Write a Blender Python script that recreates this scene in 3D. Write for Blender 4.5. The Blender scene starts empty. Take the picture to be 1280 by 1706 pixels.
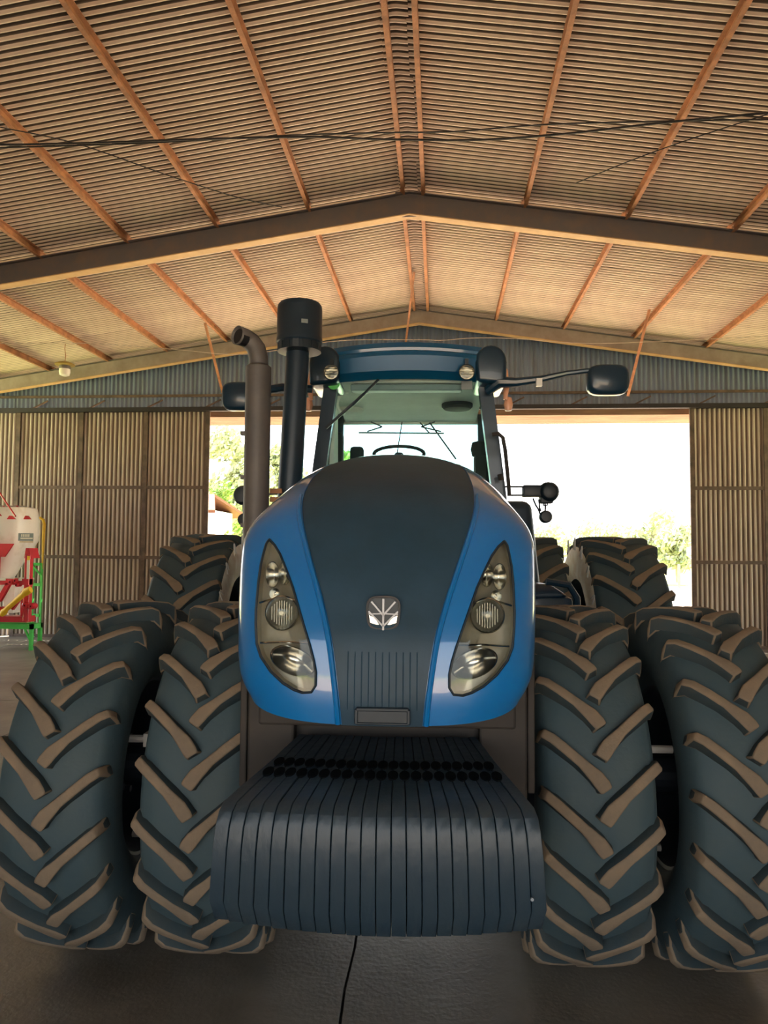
import bpy, bmesh, math, random
from mathutils import Vector, Matrix, noise
from mathutils.bvhtree import BVHTree
random.seed(7)
S = bpy.context.scene
COL = S.collection
PI = math.pi

# ------------------------------------------------------------------ camera
CAM_H = 1.9
F_PX = 1232.0
CAM_M = (Matrix.Translation((0, 0, CAM_H)) @ Matrix.Rotation(math.radians(4.35), 4, 'Z')
         @ Matrix.Rotation(math.radians(93.05), 4, 'X') @ Matrix.Rotation(math.radians(.45), 4, 'Z'))
cd = bpy.data.cameras.new('camera')
cam = bpy.data.objects.new('camera', cd)
COL.objects.link(cam)
cam.matrix_world = CAM_M
cd.sensor_fit = 'VERTICAL'
cd.sensor_height = 36.0
cd.lens = F_PX / 1706.0 * 36.0
cd.clip_end = 500
S.camera = cam

# ------------------------------------------------------------------ world, sun, exposure
S.view_settings.view_transform = 'Standard'
S.view_settings.look = 'None'
S.view_settings.gamma = 1
S.view_settings.use_curve_mapping = False
S.view_settings.exposure = 0.15
w = bpy.data.worlds.new('sky')
S.world = w
w.use_nodes = True
nt = w.node_tree
bg = nt.nodes['Background']
tc = nt.nodes.new('ShaderNodeTexCoord')
sep = nt.nodes.new('ShaderNodeSeparateXYZ')
ramp = nt.nodes.new('ShaderNodeValToRGB')
nt.links.new(tc.outputs['Generated'], sep.inputs[0])
nt.links.new(sep.outputs['Z'], ramp.inputs[0])
ramp.color_ramp.elements[0].position = 0.0
ramp.color_ramp.elements[0].color = (1.0, .97, .93, 1)
ramp.color_ramp.elements[1].position = 0.7
ramp.color_ramp.elements[1].color = (.62, .8, 1.0, 1)
nt.links.new(ramp.outputs[0], bg.inputs[0])
bg.inputs[1].default_value = 3.5
sd = bpy.data.lights.new('sun', 'SUN')
sun = bpy.data.objects.new('sun', sd)
COL.objects.link(sun)
sd.energy = 44.0
sd.color = (1, .9, .75)
sd.angle = math.radians(.6)
# light travels from the rear right, high, towards the camera
sun.rotation_euler = Vector((-.25, -.36, -.90)).to_track_quat('-Z', 'Y').to_euler()
sun.location = (10, 30, 30)


def ray(u, v):
    d = CAM_M.to_3x3() @ Vector(((u - 640) / F_PX, -(v - 853) / F_PX, -1))
    return Vector((0, 0, CAM_H)), d.normalized()


def BP(u, v, Y):                      # barn frame: the point seen at (u, v) on the plane y = Y
    o, d = ray(u, v)
    return o + d * (Y / d.y)


# tractor frame: x to the right, y away from the photographer, z up
vp = ray(700, 920)[1]
T_ANG = math.atan2(-vp.x, vp.y)
T_OFF = Vector((-.128, 0, 0))
T_M = Matrix.Rotation(T_ANG, 4, 'Z') @ Matrix.Translation(T_OFF)
T_I = T_M.inverted()
FRONT = 3.75                          # front axle, rear axle
REAR = 7.2


def TR(u, v):
    o, d = ray(u, v)
    return T_I @ o, (T_I.to_3x3() @ d)


def TP(u, v, Y):
    o, d = TR(u, v)
    return o + d * ((Y - o.y) / d.y)


# ------------------------------------------------------------------ materials
def mat(name, col, rough=.6, metal=0.0, var=.0, scale=4.0, col2=None, bump=0.0, bscale=60.0, stretch=None, spec=None, coat=0, lo=.35, hi=.65):
    m = bpy.data.materials.new(name)
    m.use_nodes = True
    t = m.node_tree
    b = t.nodes['Principled BSDF']
    b.inputs['Roughness'].default_value = rough
    b.inputs['Metallic'].default_value = metal
    if spec is not None:
        b.inputs['Specular IOR Level'].default_value = spec
    if coat:
        b.inputs['Coat Weight'].default_value = coat
        b.inputs['Coat Roughness'].default_value = .06
    tcn = t.nodes.new('ShaderNodeTexCoord')
    mp = t.nodes.new('ShaderNodeMapping')
    t.links.new(tcn.outputs['Object'], mp.inputs[0])
    if stretch:
        mp.inputs['Scale'].default_value = stretch
    if col2 is None:
        col2 = tuple(c * (1 - var) for c in col)
    n = t.nodes.new('ShaderNodeTexNoise')
    n.inputs['Scale'].default_value = scale
    n.inputs['Detail'].default_value = 6
    n.inputs['Roughness'].default_value = .6
    t.links.new(mp.outputs[0], n.inputs['Vector'])
    r = t.nodes.new('ShaderNodeValToRGB')
    r.color_ramp.elements[0].position = lo
    r.color_ramp.elements[1].position = hi
    r.color_ramp.elements[0].color = (*col, 1)
    r.color_ramp.elements[1].color = (*col2, 1)
    t.links.new(n.outputs[0], r.inputs[0])
    t.links.new(r.outputs[0], b.inputs['Base Color'])
    if bump:
        n2 = t.nodes.new('ShaderNodeTexNoise')
        n2.inputs['Scale'].default_value = bscale
        n2.inputs['Detail'].default_value = 4
        t.links.new(mp.outputs[0], n2.inputs['Vector'])
        bp = t.nodes.new('ShaderNodeBump')
        bp.inputs['Strength'].default_value = bump
        bp.inputs['Distance'].default_value = .01
        t.links.new(n2.outputs[0], bp.inputs['Height'])
        t.links.new(bp.outputs[0], b.inputs['Normal'])
    return m


def glass(name, tint, alpha=.25, rough=.02, glos=(.8, .9, .95)):
    m = bpy.data.materials.new(name)
    m.use_nodes = True
    t = m.node_tree
    t.nodes.remove(t.nodes['Principled BSDF'])
    tr = t.nodes.new('ShaderNodeBsdfTransparent')
    tr.inputs[0].default_value = (*tint, 1)
    gl = t.nodes.new('ShaderNodeBsdfGlossy')
    gl.inputs['Color'].default_value = (*glos, 1)
    gl.inputs['Roughness'].default_value = rough
    fr = t.nodes.new('ShaderNodeFresnel')
    fr.inputs[0].default_value = 1.45
    mx = t.nodes.new('ShaderNodeMixShader')
    t.links.new(fr.outputs[0], mx.inputs[0])
    t.links.new(tr.outputs[0], mx.inputs[1])
    t.links.new(gl.outputs[0], mx.inputs[2])
    t.links.new(mx.outputs[0], t.nodes['Material Output'].inputs[0])
    return m


def emis(name, col, st):
    m = bpy.data.materials.new(name)
    m.use_nodes = True
    b = m.node_tree.nodes['Principled BSDF']
    b.inputs['Base Color'].default_value = (*col, 1)
    b.inputs['Emission Color'].default_value = (*col, 1)
    b.inputs['Emission Strength'].default_value = st
    return m


M = dict(
    roof=mat('dusty_roof_sheet', (.80, .66, .52), .55, 0, scale=.8, col2=(.62, .47, .35), bump=.15, bscale=20, stretch=(.6, 3, 1), lo=.3, hi=.75),
    roofgroove=mat('roof_groove_shade', (.20, .155, .115), .75, 0, scale=.8, col2=(.13, .10, .075), stretch=(.6, 3, 1)),  # shade of the upper troughs, painted as a darker sheet colour
    wall=mat('stained_wall_sheet', (.56, .50, .43), .6, 0, scale=1.6, col2=(.34, .26, .20), stretch=(4, 1, .5), bump=.1, bscale=15, lo=.42, hi=.8),
    groove=mat('wall_groove_shade', (.25, .19, .15), .7, 0, scale=2, col2=(.16, .12, .09), stretch=(4, 1, .5)),  # rib shade painted into the valleys of the sheets
    gable=mat('grey_gable_sheet', (.17, .23, .36), .6, 0, scale=2, col2=(.14, .17, .23), stretch=(5, 1, .4)),
    rust=mat('rusted_steel', (.52, .24, .11), .75, .0, scale=6, col2=(.30, .14, .07), bump=.3),
    beamweb=mat('dark_beam_paint', (.13, .12, .12), .55, .2, scale=3, col2=(.2, .14, .1), lo=.45, hi=.8),
    flange=mat('dusty_lit_beam_flange', (.66, .44, .20), .7, 0, scale=3, col2=(.5, .32, .15)),  # dusty tan, with light from below painted into the colour
    paleflange=mat('grey_pink_beam', (.36, .31, .28), .7, 0, scale=3, col2=(.27, .22, .19)),
    frame=mat('door_frame_steel', (.16, .11, .085), .7, .2, scale=5, col2=(.08, .06, .05)),
    track=mat('black_track', (.025, .025, .03), .5, .3, var=.3),
    lintel=mat('lintel_steel', (.38, .22, .14), .7, 0, scale=2, col2=(.25, .14, .09), stretch=(.5, 1, 6)),
    concrete=mat('worn_concrete', (.25, .225, .19), .42, 0, scale=1.1, col2=(.13, .112, .09), bump=.25, bscale=40),
    joint=mat('joint_filler', (.04, .035, .03), .9, var=.2),
    dirt=mat('dry_dirt', (.60, .47, .37), .9, 0, scale=.8, col2=(.5, .37, .25)),
    grass=mat('dry_grass', (.36, .46, .12), .9, 0, scale=1.5, col2=(.55, .5, .25)),
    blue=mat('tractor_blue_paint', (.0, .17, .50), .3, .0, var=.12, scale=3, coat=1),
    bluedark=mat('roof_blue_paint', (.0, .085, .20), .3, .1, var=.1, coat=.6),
    panel=mat('grille_grey_plastic', (.028, .066, .105), .42, 0, scale=5, col2=(.022, .052, .08), bump=.05, spec=.25),
    black=mat('black_plastic', (.010, .022, .034), .45, 0, var=.3, scale=8),
    pillar=mat('pillar_paint', (.006, .032, .062), .35, 0, var=.2, coat=.3),
    dusty=mat('dusty_frame_steel', (.045, .037, .031), .7, .1, scale=4, col2=(.03, .027, .025)),
    hole=mat('deep_black', (.004, .006, .008), .9, var=.1, spec=.05),
    rubber=mat('tyre_rubber', (.040, .075, .094), .7, 0, scale=5, col2=(.052, .082, .092), bump=.2, bscale=30),
    lugdirt=mat('dirty_lug_face', (.24, .18, .12), .9, 0, scale=7, col2=(.17, .135, .10), bump=.3, bscale=50, lo=.4, hi=.7),
    lugside=mat('lug_rubber', (.028, .052, .064), .75, 0, scale=8, col2=(.045, .056, .056), bump=.2),
    sidewall=mat('backlit_dusty_sidewall', (.95, .90, .82), .7, 0, scale=9, col2=(.8, .68, .55)),  # dusty rubber with the light from behind painted in
    spike=mat('painted_lug_glint', (.75, .75, .74), .6, var=.1),  # painted highlight along the lug ends
    rim=mat('pale_rim_paint', (.62, .62, .6), .45, .1, scale=5, col2=(.4, .36, .3)),
    axle=mat('axle_blue_black', (.02, .03, .045), .5, .2, var=.3),
    weight=mat('black_cast_weight', (.020, .040, .060), .42, .0, scale=7, col2=(.032, .052, .068), bump=.35, bscale=25, stretch=(1, 1, .5), lo=.45, hi=.8),
    exhaust=mat('dull_exhaust_steel', (.15, .135, .125), .55, .2, scale=3, col2=(.10, .095, .095)),
    intake=mat('black_intake_pipe', (.016, .034, .055), .4, .1, var=.3, scale=4),
    chrome=mat('chrome', (.75, .75, .74), .12, 1.0, var=.1),
    dullchrome=mat('dull_chrome', (.24, .25, .27), .35, .7, var=.2),
    reflector=mat('lamp_reflector', (.55, .55, .49), .32, .55, scale=9, col2=(.45, .42, .34)),
    bowl=mat('lamp_bowl', (.52, .52, .50), .2, 1.0, scale=8, col2=(.38, .38, .34)),
    amber=mat('pale_orange_lens', (.85, .42, .26), .25, 0, var=.1),
    lens=glass('clear_lamp_lens', (.93, .93, .88), rough=.05),
    glass=glass('cab_glass', (.84, .98, .98), rough=.01, glos=(.6, .9, .95)),
    glassr=glass('rear_cab_glass', (.80, .97, .97), rough=.01),
    liner=mat('pale_cab_headliner', (.88, .87, .80), .8, var=.1),
    white=mat('white_plastic', (.8, .79, .74), .4, var=.06, scale=3),
    hopper=mat('cream_hopper_plastic', (.88, .86, .80), .35, 0, scale=3, col2=(.6, .52, .4), lo=.5, hi=.85),
    red=mat('red_paint', (.62, .015, .03), .35, 0, scale=5, col2=(.45, .02, .03), coat=.4),
    green=mat('green_paint', (.08, .62, .10), .4, 0, var=.15, coat=.3),
    yellow=mat('yellow_paint', (.85, .52, .02), .4, 0, var=.15),
    cable=mat('black_cable', (.02, .018, .018), .7, var=.2),
    wire=mat('pale_wire', (.55, .45, .36), .6, var=.2),
    lampcap=mat('dirty_yellow_cap', (.45, .32, .08), .5, .2, var=.3, scale=8),
    leafA=mat('bright_leaf', (.20, .36, .05), .6, 0, scale=2, col2=(.30, .38, .12)),
    leafB=mat('pale_leaf', (.34, .40, .20), .6, 0, scale=2, col2=(.46, .46, .32)),
    bark=mat('pale_bark', (.4, .34, .28), .8, var=.3),
    plaster=mat('white_plaster', (.82, .8, .76), .8, var=.08),
    tile=mat('orange_roof_tile', (.13, .042, .013), .7, var=.25, scale=5),
    carwhite=mat('car_white', (.6, .66, .72), .25, .1, var=.05, coat=.5),
    seat=mat('dark_seat_fabric', (.03, .04, .045), .8, var=.3),
    sticker=mat('grey_decal', (.22, .26, .26), .5, var=.1),
    decal=mat('pale_decal', (.75, .72, .6), .5, var=.1),
    decaly=mat('brown_decal', (.45, .32, .14), .5, var=.1),
    bulb=mat('frosted_bulb', (.85, .82, .76), .4, var=.05),
)


# ------------------------------------------------------------------ mesh builder
class MB:
    def __init__(s):
        s.v, s.f, s.m = [], [], []

    def add(s, vs, fs, mi=0):
        o = len(s.v)
        s.v += [tuple(p) for p in vs]
        s.f += [tuple(i + o for i in f) for f in fs]
        s.m += [mi] * len(fs)
        return s

    def box(s, x0, x1, y0, y1, z0, z1, mi=0, mtx=None):
        vs = [Vector((x, y, z)) for x in (x0, x1) for y in (y0, y1) for z in (z0, z1)]
        if mtx:
            vs = [mtx @ p for p in vs]
        return s.add(vs, [(0, 1, 3, 2), (4, 6, 7, 5), (0, 4, 5, 1), (2, 3, 7, 6), (0, 2, 6, 4), (1, 5, 7, 3)], mi)

    def hexa(s, P, mi=0):               # 4 bottom then 4 top, same winding
        return s.add(P, [(3, 2, 1, 0), (4, 5, 6, 7), (0, 1, 5, 4), (1, 2, 6, 5), (2, 3, 7, 6), (3, 0, 4, 7)], mi)

    def bar(s, a, b, wd, h, mi=0, up=(0, 0, 1)):
        a, b = Vector(a), Vector(b)
        d = (b - a).normalized()
        up = Vector(up)
        if abs(d.dot(up)) > .98:
            up = Vector((0, 1, 0))
        sx = d.cross(up).normalized() * wd / 2
        sz = sx.cross(d).normalized() * h / 2
        P = [a - sx - sz, a + sx - sz, b + sx - sz, b - sx - sz, a - sx + sz, a + sx + sz, b + sx + sz, b - sx + sz]
        return s.hexa(P, mi)

    def tube(s, pts, r, n=10, mi=0, cap=True):
        pts = [Vector(p) for p in pts]
        rs = r if isinstance(r, (list, tuple)) else [r] * len(pts)
        up = None
        vs = []
        for i, p in enumerate(pts):
            d = (pts[min(i + 1, len(pts) - 1)] - pts[max(i - 1, 0)]).normalized()
            if up is None:
                up = Vector((0, 0, 1)) if abs(d.z) < .9 else Vector((1, 0, 0))
            a = d.cross(up).normalized()
            b = a.cross(d).normalized()
            up = b
            for k in range(n):
                t = 2 * PI * k / n
                vs.append(p + (a * math.cos(t) + b * math.sin(t)) * rs[i])
        fs = []
        for i in range(len(pts) - 1):
            for k in range(n):
                k2 = (k + 1) % n
                fs.append((i * n + k, i * n + k2, (i + 1) * n + k2, (i + 1) * n + k))
        if cap:
            fs.append(tuple(range(n))[::-1])
            fs.append(tuple(range((len(pts) - 1) * n, len(pts) * n)))
        return s.add(vs, fs, mi)

    def lathe(s, prof, c=(0, 0, 0), axis='Z', n=24, mi=0, cap=True, a0=0, a1=2 * PI):
        # prof: (r, h)
        vs, fs = [], []
        full = abs(a1 - a0 - 2 * PI) < 1e-6
        m = n if full else n + 1
        for r, h in prof:
            for k in range(m):
                t = a0 + (a1 - a0) * k / n
                x, y = r * math.cos(t), r * math.sin(t)
                p = {'Z': (x, y, h), 'Y': (x, h, y), 'X': (h, x, y)}[axis]
                vs.append((p[0] + c[0], p[1] + c[1], p[2] + c[2]))
        for i in range(len(prof) - 1):
            for k in range(n):
                k2 = (k + 1) % m
                fs.append((i * m + k, i * m + k2, (i + 1) * m + k2, (i + 1) * m + k))
        if cap and full:
            if prof[0][0] > 1e-5:
                fs.append(tuple(range(m))[::-1])
            if prof[-1][0] > 1e-5:
                fs.append(tuple(range((len(prof) - 1) * m, len(prof) * m)))
        return s.add(vs, fs, mi)

    def prism(s, poly, y0, y1, mi=0, fn=None):    # poly of (x, z), extruded along y
        n = len(poly)
        f = fn or (lambda x, z, y: (x, y, z))
        vs = [f(x, z, y0) for x, z in poly] + [f(x, z, y1) for x, z in poly]
        fs = [tuple(range(n)), tuple(range(n, 2 * n))[::-1]]
        fs += [(i, i + n, (i + 1) % n + n, (i + 1) % n) for i in range(n)]
        return s.add(vs, fs, mi)

    def mesh(s, name, mats, smooth=False, bevel=0, seg=2, angle=35):
        me = bpy.data.meshes.new(name)
        me.from_pydata(s.v, [], s.f)
        if not isinstance(mats, (list, tuple)):
            mats = [mats]
        for m_ in mats:
            me.materials.append(m_)
        for p, i in zip(me.polygons, s.m):
            p.material_index = i
        bm = bmesh.new()
        bm.from_mesh(me)
        bmesh.ops.remove_doubles(bm, verts=bm.verts, dist=1e-5)
        bmesh.ops.recalc_face_normals(bm, faces=bm.faces)
        if bevel:
            ed = [e for e in bm.edges if len(e.link_faces) == 2 and e.calc_face_angle(0) > math.radians(30)]
            bmesh.ops.bevel(bm, geom=ed, offset=bevel, segments=seg, affect='EDGES', profile=.5, clamp_overlap=True)
        if smooth:
            for f in bm.faces:
                f.smooth = True
            for e in bm.edges:
                if len(e.link_faces) == 2 and e.calc_face_angle(0) > math.radians(angle):
                    e.smooth = False
        bm.to_mesh(me)
        bm.free()
        return me

    def build(s, name, mats, parent=None, loc=(0, 0, 0), smooth=False, bevel=0, seg=2, angle=35):
        return link(name, s.mesh(name, mats, smooth, bevel, seg, angle), parent, loc)


def link(name, me, parent=None, loc=(0, 0, 0), rot=(0, 0, 0)):
    o = bpy.data.objects.new(name, me)
    COL.objects.link(o)
    o.location = loc
    o.rotation_euler = rot
    if parent:
        o.parent = parent
    return o


def empty(name, loc=(0, 0, 0), rz=0):
    o = bpy.data.objects.new(name, None)
    COL.objects.link(o)
    o.location = loc
    o.rotation_euler = (0, 0, rz)
    o.empty_display_size = .2
    return o


def tag(o, label=None, cat=None, group=None, kind=None):
    if label:
        o['label'] = label
    if cat:
        o['category'] = cat
    if group:
        o['group'] = group
    if kind:
        o['kind'] = kind
    return o


def base_up(o, z=None):
    """move a top-level mesh's origin to the bottom centre of its bounds"""
    me = o.data
    xs = [v.co for v in me.vertices]
    c = Vector(((min(p.x for p in xs) + max(p.x for p in xs)) / 2, (min(p.y for p in xs) + max(p.y for p in xs)) / 2, min(p.z for p in xs)))
    me.transform(Matrix.Translation(-c))
    o.location = o.location + c
    return o


def arc(c, r, a0, a1, n, plane='XZ'):
    out = []
    for i in range(n + 1):
        t = a0 + (a1 - a0) * i / n
        a, b = r * math.cos(t), r * math.sin(t)
        out.append({'XZ': (c[0] + a, c[1], c[2] + b), 'YZ': (c[0], c[1] + a, c[2] + b), 'XY': (c[0] + a, c[1] + b, c[2])}[plane])
    return out


# ================================================================== BARN
RX = -.45          # ridge x
RZ = 7.08          # ridge height
SL = .15           # roof slope
YB = 15.6          # back wall
YF = -5.5          # front end, closed by an added wall except for a doorway
XL, XR = -11.6, 10.7


def roofz(x):
    return RZ - SL * abs(x - RX)


# floor: slabs between joints
floor = MB().box(XL - .3, XR + .3, YF, YB + .3, -.3, -.03).build('floor', M['joint'])
tag(floor, kind='structure')


def floor_pt(u, v):
    o, d = ray(u, v)
    return o + d * (-o.z / d.z)


pj = floor_pt(592, 1590)
J0 = pj.x - .015
xs = [J0 - 12, J0 - 8, J0 - 4, J0, J0 + 4, J0 + 8, J0 + 12]
xs = [max(XL, x) for x in xs]
xs = [min(XR, x) for x in xs]
ys = [YF, -1.0, 4.0, 9.0, YB + .2]
for i in range(len(xs) - 1):
    for j in range(len(ys) - 1):
        if xs[i + 1] - xs[i] < .3:
            continue
        g = .006
        # the joint edges wander a little
        a, b = [], []
        N = 14
        for k in range(N + 1):
            y = ys[j] + (ys[j + 1] - ys[j]) * k / N
            wob = .012 * math.sin(y * 2.3 + 1) + .008 * math.sin(y * 7.1)
            a.append((xs[i] + wob + g, y))
            b.append((xs[i + 1] + wob - g, y))
        a[0] = (a[0][0], a[0][1] + g); b[0] = (b[0][0], b[0][1] + g)
        a[-1] = (a[-1][0], a[-1][1] - g); b[-1] = (b[-1][0], b[-1][1] - g)
        m = MB()
        vs = []
        for (ax, ay), (bx, by) in zip(a, b):
            vs += [(ax, ay, 0), (bx, by, 0), (ax, ay, -.05), (bx, by, -.05)]
        fs = []
        for k in range(N):
            q, r = 4 * k, 4 * k + 4
            fs += [(q, q + 1, r + 1, r), (q, r, r + 2, q + 2), (q + 1, q + 3, r + 3, r + 1)]
        fs += [(0, 2, 3, 1), (4 * N, 4 * N + 1, 4 * N + 3, 4 * N + 2)]
        m.add(vs, fs)
        m.build('concrete_slab', M['concrete'], floor)


# roof sheets (corrugations run from ridge to eave)
PITCH = .098
NRIB = 9


def roof_sheet_mesh(side):
    n = NRIB * 6
    m = MB()
    xe = (XL - .6 - RX) if side < 0 else (XR + .6 - RX)
    xsn = [0, xe * .33, xe * .66, xe]
    vs = []
    for x in xsn:
        sag = random.uniform(-.002, .002)
        for i in range(n + 4):
            y = i * PITCH / 6
            vs.append((x, y, -SL * abs(x) + .021 * math.sin(2 * PI * y / PITCH) + (sag if x else 0)))
    k = n + 4
    fs = [(a * k + b, a * k + b + 1, (a + 1) * k + b + 1, (a + 1) * k + b) for a in range(3) for b in range(k - 1)]
    m.add(vs, fs)
    m.m = [1 if (q % (k - 1)) % 6 in (0, 1, 2) else 0 for q in range(len(fs))]  # upper half of each wave takes the painted shade
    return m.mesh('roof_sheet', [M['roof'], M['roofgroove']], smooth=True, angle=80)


ceiling = MB().box(RX - .2, RX + .2, YF, YB + .3, RZ + .08, RZ + .10).build('ceiling', M['roof'])
tag(ceiling, kind='structure')
for side in (-1, 1):
    sm = [roof_sheet_mesh(side) for _ in range(3)]
    y = YF
    k = 0
    while y < YB + .1:
        link('roof_sheet', sm[k % 3], ceiling, (RX, y, RZ + .002 * (k % 2)))
        y += NRIB * PITCH
        k += 1
# bent ridge caps, each lapping the next
cm = MB()
n = NRIB * 6
vs = []
for x in (-.13, -.02, .02, .13):
    for i in range(n + 1):
        y = i * PITCH / 6
        vs.append((x, y, -SL * abs(x) - .012 + .02 * math.sin(2 * PI * y / PITCH)))
k = n + 1
cm.add(vs, [(a_ * k + b_, a_ * k + b_ + 1, (a_ + 1) * k + b_ + 1, (a_ + 1) * k + b_) for a_ in range(3) for b_ in range(n)])
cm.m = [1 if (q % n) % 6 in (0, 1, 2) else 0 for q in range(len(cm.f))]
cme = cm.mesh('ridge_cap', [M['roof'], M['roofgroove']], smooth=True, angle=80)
y = YF
k = 0
while y < YB - .5:
    link('ridge_cap', cme, ceiling, (RX + .025 * math.sin(k * 1.7), y, RZ - .004 * (k % 2)))
    y += NRIB * PITCH
    k += 1
# purlins
SEGS = [(YF, 4.8), (4.8, 10.2), (10.2, 15.45)]
offs_l = [-.13, -1.47, -2.80, -4.12, -5.42, -6.72, -8.02, -9.32, -10.6]
offs_r = [.20, 1.62, 3.0, 4.42, 5.84, 7.26, 8.68, 10.1]
for off in offs_l + offs_r:
    for k, (a, b) in enumerate(SEGS):
        d = .02 * (k % 2)
        x = RX + off + d
        z = roofz(x) - .024
        m = MB()
        # c-channel: web, two flanges
        m.box(x - .004, x + .004, a, b, z - .11, z)
        sgn = 1 if off < 0 else -1
        m.box(min(x, x + sgn * .05), max(x, x + sgn * .05), a, b, z - .116, z - .108)
        m.box(min(x, x + sgn * .05), max(x, x + sgn * .05), a, b, z - .008, z)
        m.build('purlin', M['rust'], ceiling)


# rafters
def rafter(Y, dep, label, fl=.16, lip=True):
    e = empty('roof_rafter', (RX, Y, 0))
    tag(e, label, 'beam')
    zt = -.142
    for side, xe in ((-1, XL - .1 - RX), (1, XR + .1 - RX)):
        P = lambda x, dz, y: (x, y, RZ - SL * abs(x) + dz)
        x0 = 0
        m = MB()
        m.hexa([P(x0, zt - dep, -.02), P(xe, zt - dep, -.02), P(xe, zt - dep, .02), P(x0, zt - dep, .02),
                P(x0, zt, -.02), P(xe, zt, -.02), P(xe, zt, .02), P(x0, zt, .02)])
        m.build('beam_web', M['beamweb'] if Y < 12 else M['paleflange'], e)
        for dz, nm, mt in ((zt - dep - .015, 'lower_flange', M['flange']), (zt, 'upper_flange', M['beamweb'])):
            m = MB()
            m.hexa([P(x0, dz, -fl / 2), P(xe, dz, -fl / 2), P(xe, dz, fl / 2), P(x0, dz, fl / 2),
                    P(x0, dz + .015, -fl / 2), P(xe, dz + .015, -fl / 2), P(xe, dz + .015, fl / 2), P(x0, dz + .015, fl / 2)])
            m.build(nm, mt, e)
    m = MB().box(-.2, .2, -.035, -.02, RZ + zt - dep - .03, RZ + zt + .03)
    m.prism([(-.18, RZ + zt - .05), (.18, RZ + zt - .05), (0, RZ + zt - .02)], -.04, -.02)
    m.build('apex_plate', M['beamweb'] if Y < 12 else M['paleflange'], e)
    # posts
    for x in (XL + .15 - RX, XR - .15 - RX):
        MB().box(x - .1, x + .1, -.08, .08, 0, RZ - SL * abs(x) - .14).build('post', M['beamweb'], e)
    return e


rafter(10.2, .30, 'dark steel I-beam rafter with tan lower flange, nearer one crossing above the tractor')
rafter(15.25, .27, 'dusty pale steel rafter against the far gable, behind the tractor roof', fl=.14)

# braces
def brace(a, b, label, th=.045):
    a, b = Vector(a), Vector(b)
    m = MB()
    m.bar(a, b, th, .006)
    m.bar(a + Vector((th / 2, 0, 0)), b + Vector((th / 2, 0, 0)), .006, th)
    o = m.build('diagonal_brace', M['rust'])
    base_up(o)
    tag(o, label, 'brace', 'diagonal braces under the roof')


a = BP(341, 547, 14.0); b = BP(371, 655, 15.4)
a.z = roofz(a.x) - .1
brace(a, b, 'rusty diagonal brace from purlin down to gable wall, left of the exhaust')
a = BP(1082, 532, 13.6); b = BP(1046, 660, 15.2)
a.z = roofz(a.x) - .1
brace(a, b, 'rusty diagonal brace above the right-hand wing mirror')
a = BP(690, 468, 13.2); b = BP(676, 572, 15.4)
a.z = roofz(a.x) - .1
brace(a, b, 'thin rusty brace near the roof ridge, above the cab', .035)

# back wall -----------------------------------------------------------
HDR = 4.88
DL, DR = -5.0, 5.14
WP = .098


def wave_sheet(w_, h, pitch=WP, amp=.022, step=6):
    n = max(2, int(round(w_ / pitch)) * step)
    pitch = w_ / (n / step)
    vs, fs = [], []
    for i in range(n + 1):
        x = w_ * i / n
        y = amp * math.sin(2 * PI * x / pitch)
        vs += [(x, y, 0), (x, y, h)]
    for i in range(n):
        fs.append((2 * i, 2 * i + 2, 2 * i + 3, 2 * i + 1))
    return vs, fs


def sheet(parent, x0, x1, z0, z1, Y, mt, zfun=None, name='wall_sheet', pitch=WP, amp=.024):
    vs, fs = wave_sheet(x1 - x0, 1, pitch, amp)
    out = []
    for (x, y, z) in vs:
        X = x + x0
        Z = z0 if z < .5 else (zfun(X) if zfun else z1)
        out.append((X, Y + y, Z))
    m = MB().add(out, fs)
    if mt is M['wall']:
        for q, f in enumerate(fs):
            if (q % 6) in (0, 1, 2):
                m.m[q] = 1  # valley half of each wave takes the painted shade
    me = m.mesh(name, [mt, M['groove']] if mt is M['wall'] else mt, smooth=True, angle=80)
    return link(name, me, parent)


wall_back = MB().box(XL, XR, YB + .06, YB + .10, HDR + .12, HDR + .28).build('wall_back', M['beamweb'])
tag(wall_back, kind='structure')
x = XL
k = 0
while x < XR - .05:
    x1 = min(x + WP * 11, XR)
    sheet(wall_back, x, x1 + .02, HDR + .05, 0, YB + .03 + .004 * (k % 2), M['gable'], lambda X: roofz(X) + .02, pitch=WP, amp=.014)
    x = x1
    k += 1
# girts + little brackets over the track
for x in [XL + 1.3 * i for i in range(18)]:
    m = MB().bar((x, YB - .05, HDR + .1), (x + .35, YB - .03, HDR + .28), .03, .03)
    m.build('track_bracket', M['frame'], wall_back)
MB().box(XL, XR, YB - .03, YB + .02, HDR + .35, HDR + .40).build('girt', M['frame'], wall_back)
# fixed wall behind the door leaves (outer bays) and door leaves
for nm, x0, x1 in (('wall_back_left', XL, -9.35), ('wall_back_right', 9.4, XR)):
    o = sheet(None, x0, x1, 0, HDR + .05, YB + .08, M['wall'], name=nm)
    tag(o, kind='structure')


def leaf(name, cols, rows, label, Y):
    o = MB().box(cols[0] - .04, cols[-1] + .04, Y + .035, Y + .05, rows[0], rows[0] + .07).build(name, M['frame'])
    tag(o, kind='structure')
    for i in range(len(cols) - 1):
        for j in range(len(rows) - 1):
            sheet(o, cols[i], cols[i + 1], rows[j] + .02, rows[j + 1] - .02, Y + .004 * ((i + j) % 2), M['wall'], name='door_sheet')
    for c in cols:
        MB().box(c - .045, c + .045, Y - .06, Y - .02, rows[0], rows[-1]).build('frame_post', M['frame'], o)
    for r_ in rows[1:-1]:
        MB().box(cols[0], cols[-1], Y - .05, Y - .02, r_ - .035, r_ + .035).build('frame_rail', M['frame'], o)
    for r_ in (rows[0] + .03, rows[-1] - .03):
        MB().box(cols[0], cols[-1], Y - .05, Y - .02, r_ - .03, r_ + .03).build('frame_rail', M['frame'], o)
    return o


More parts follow.
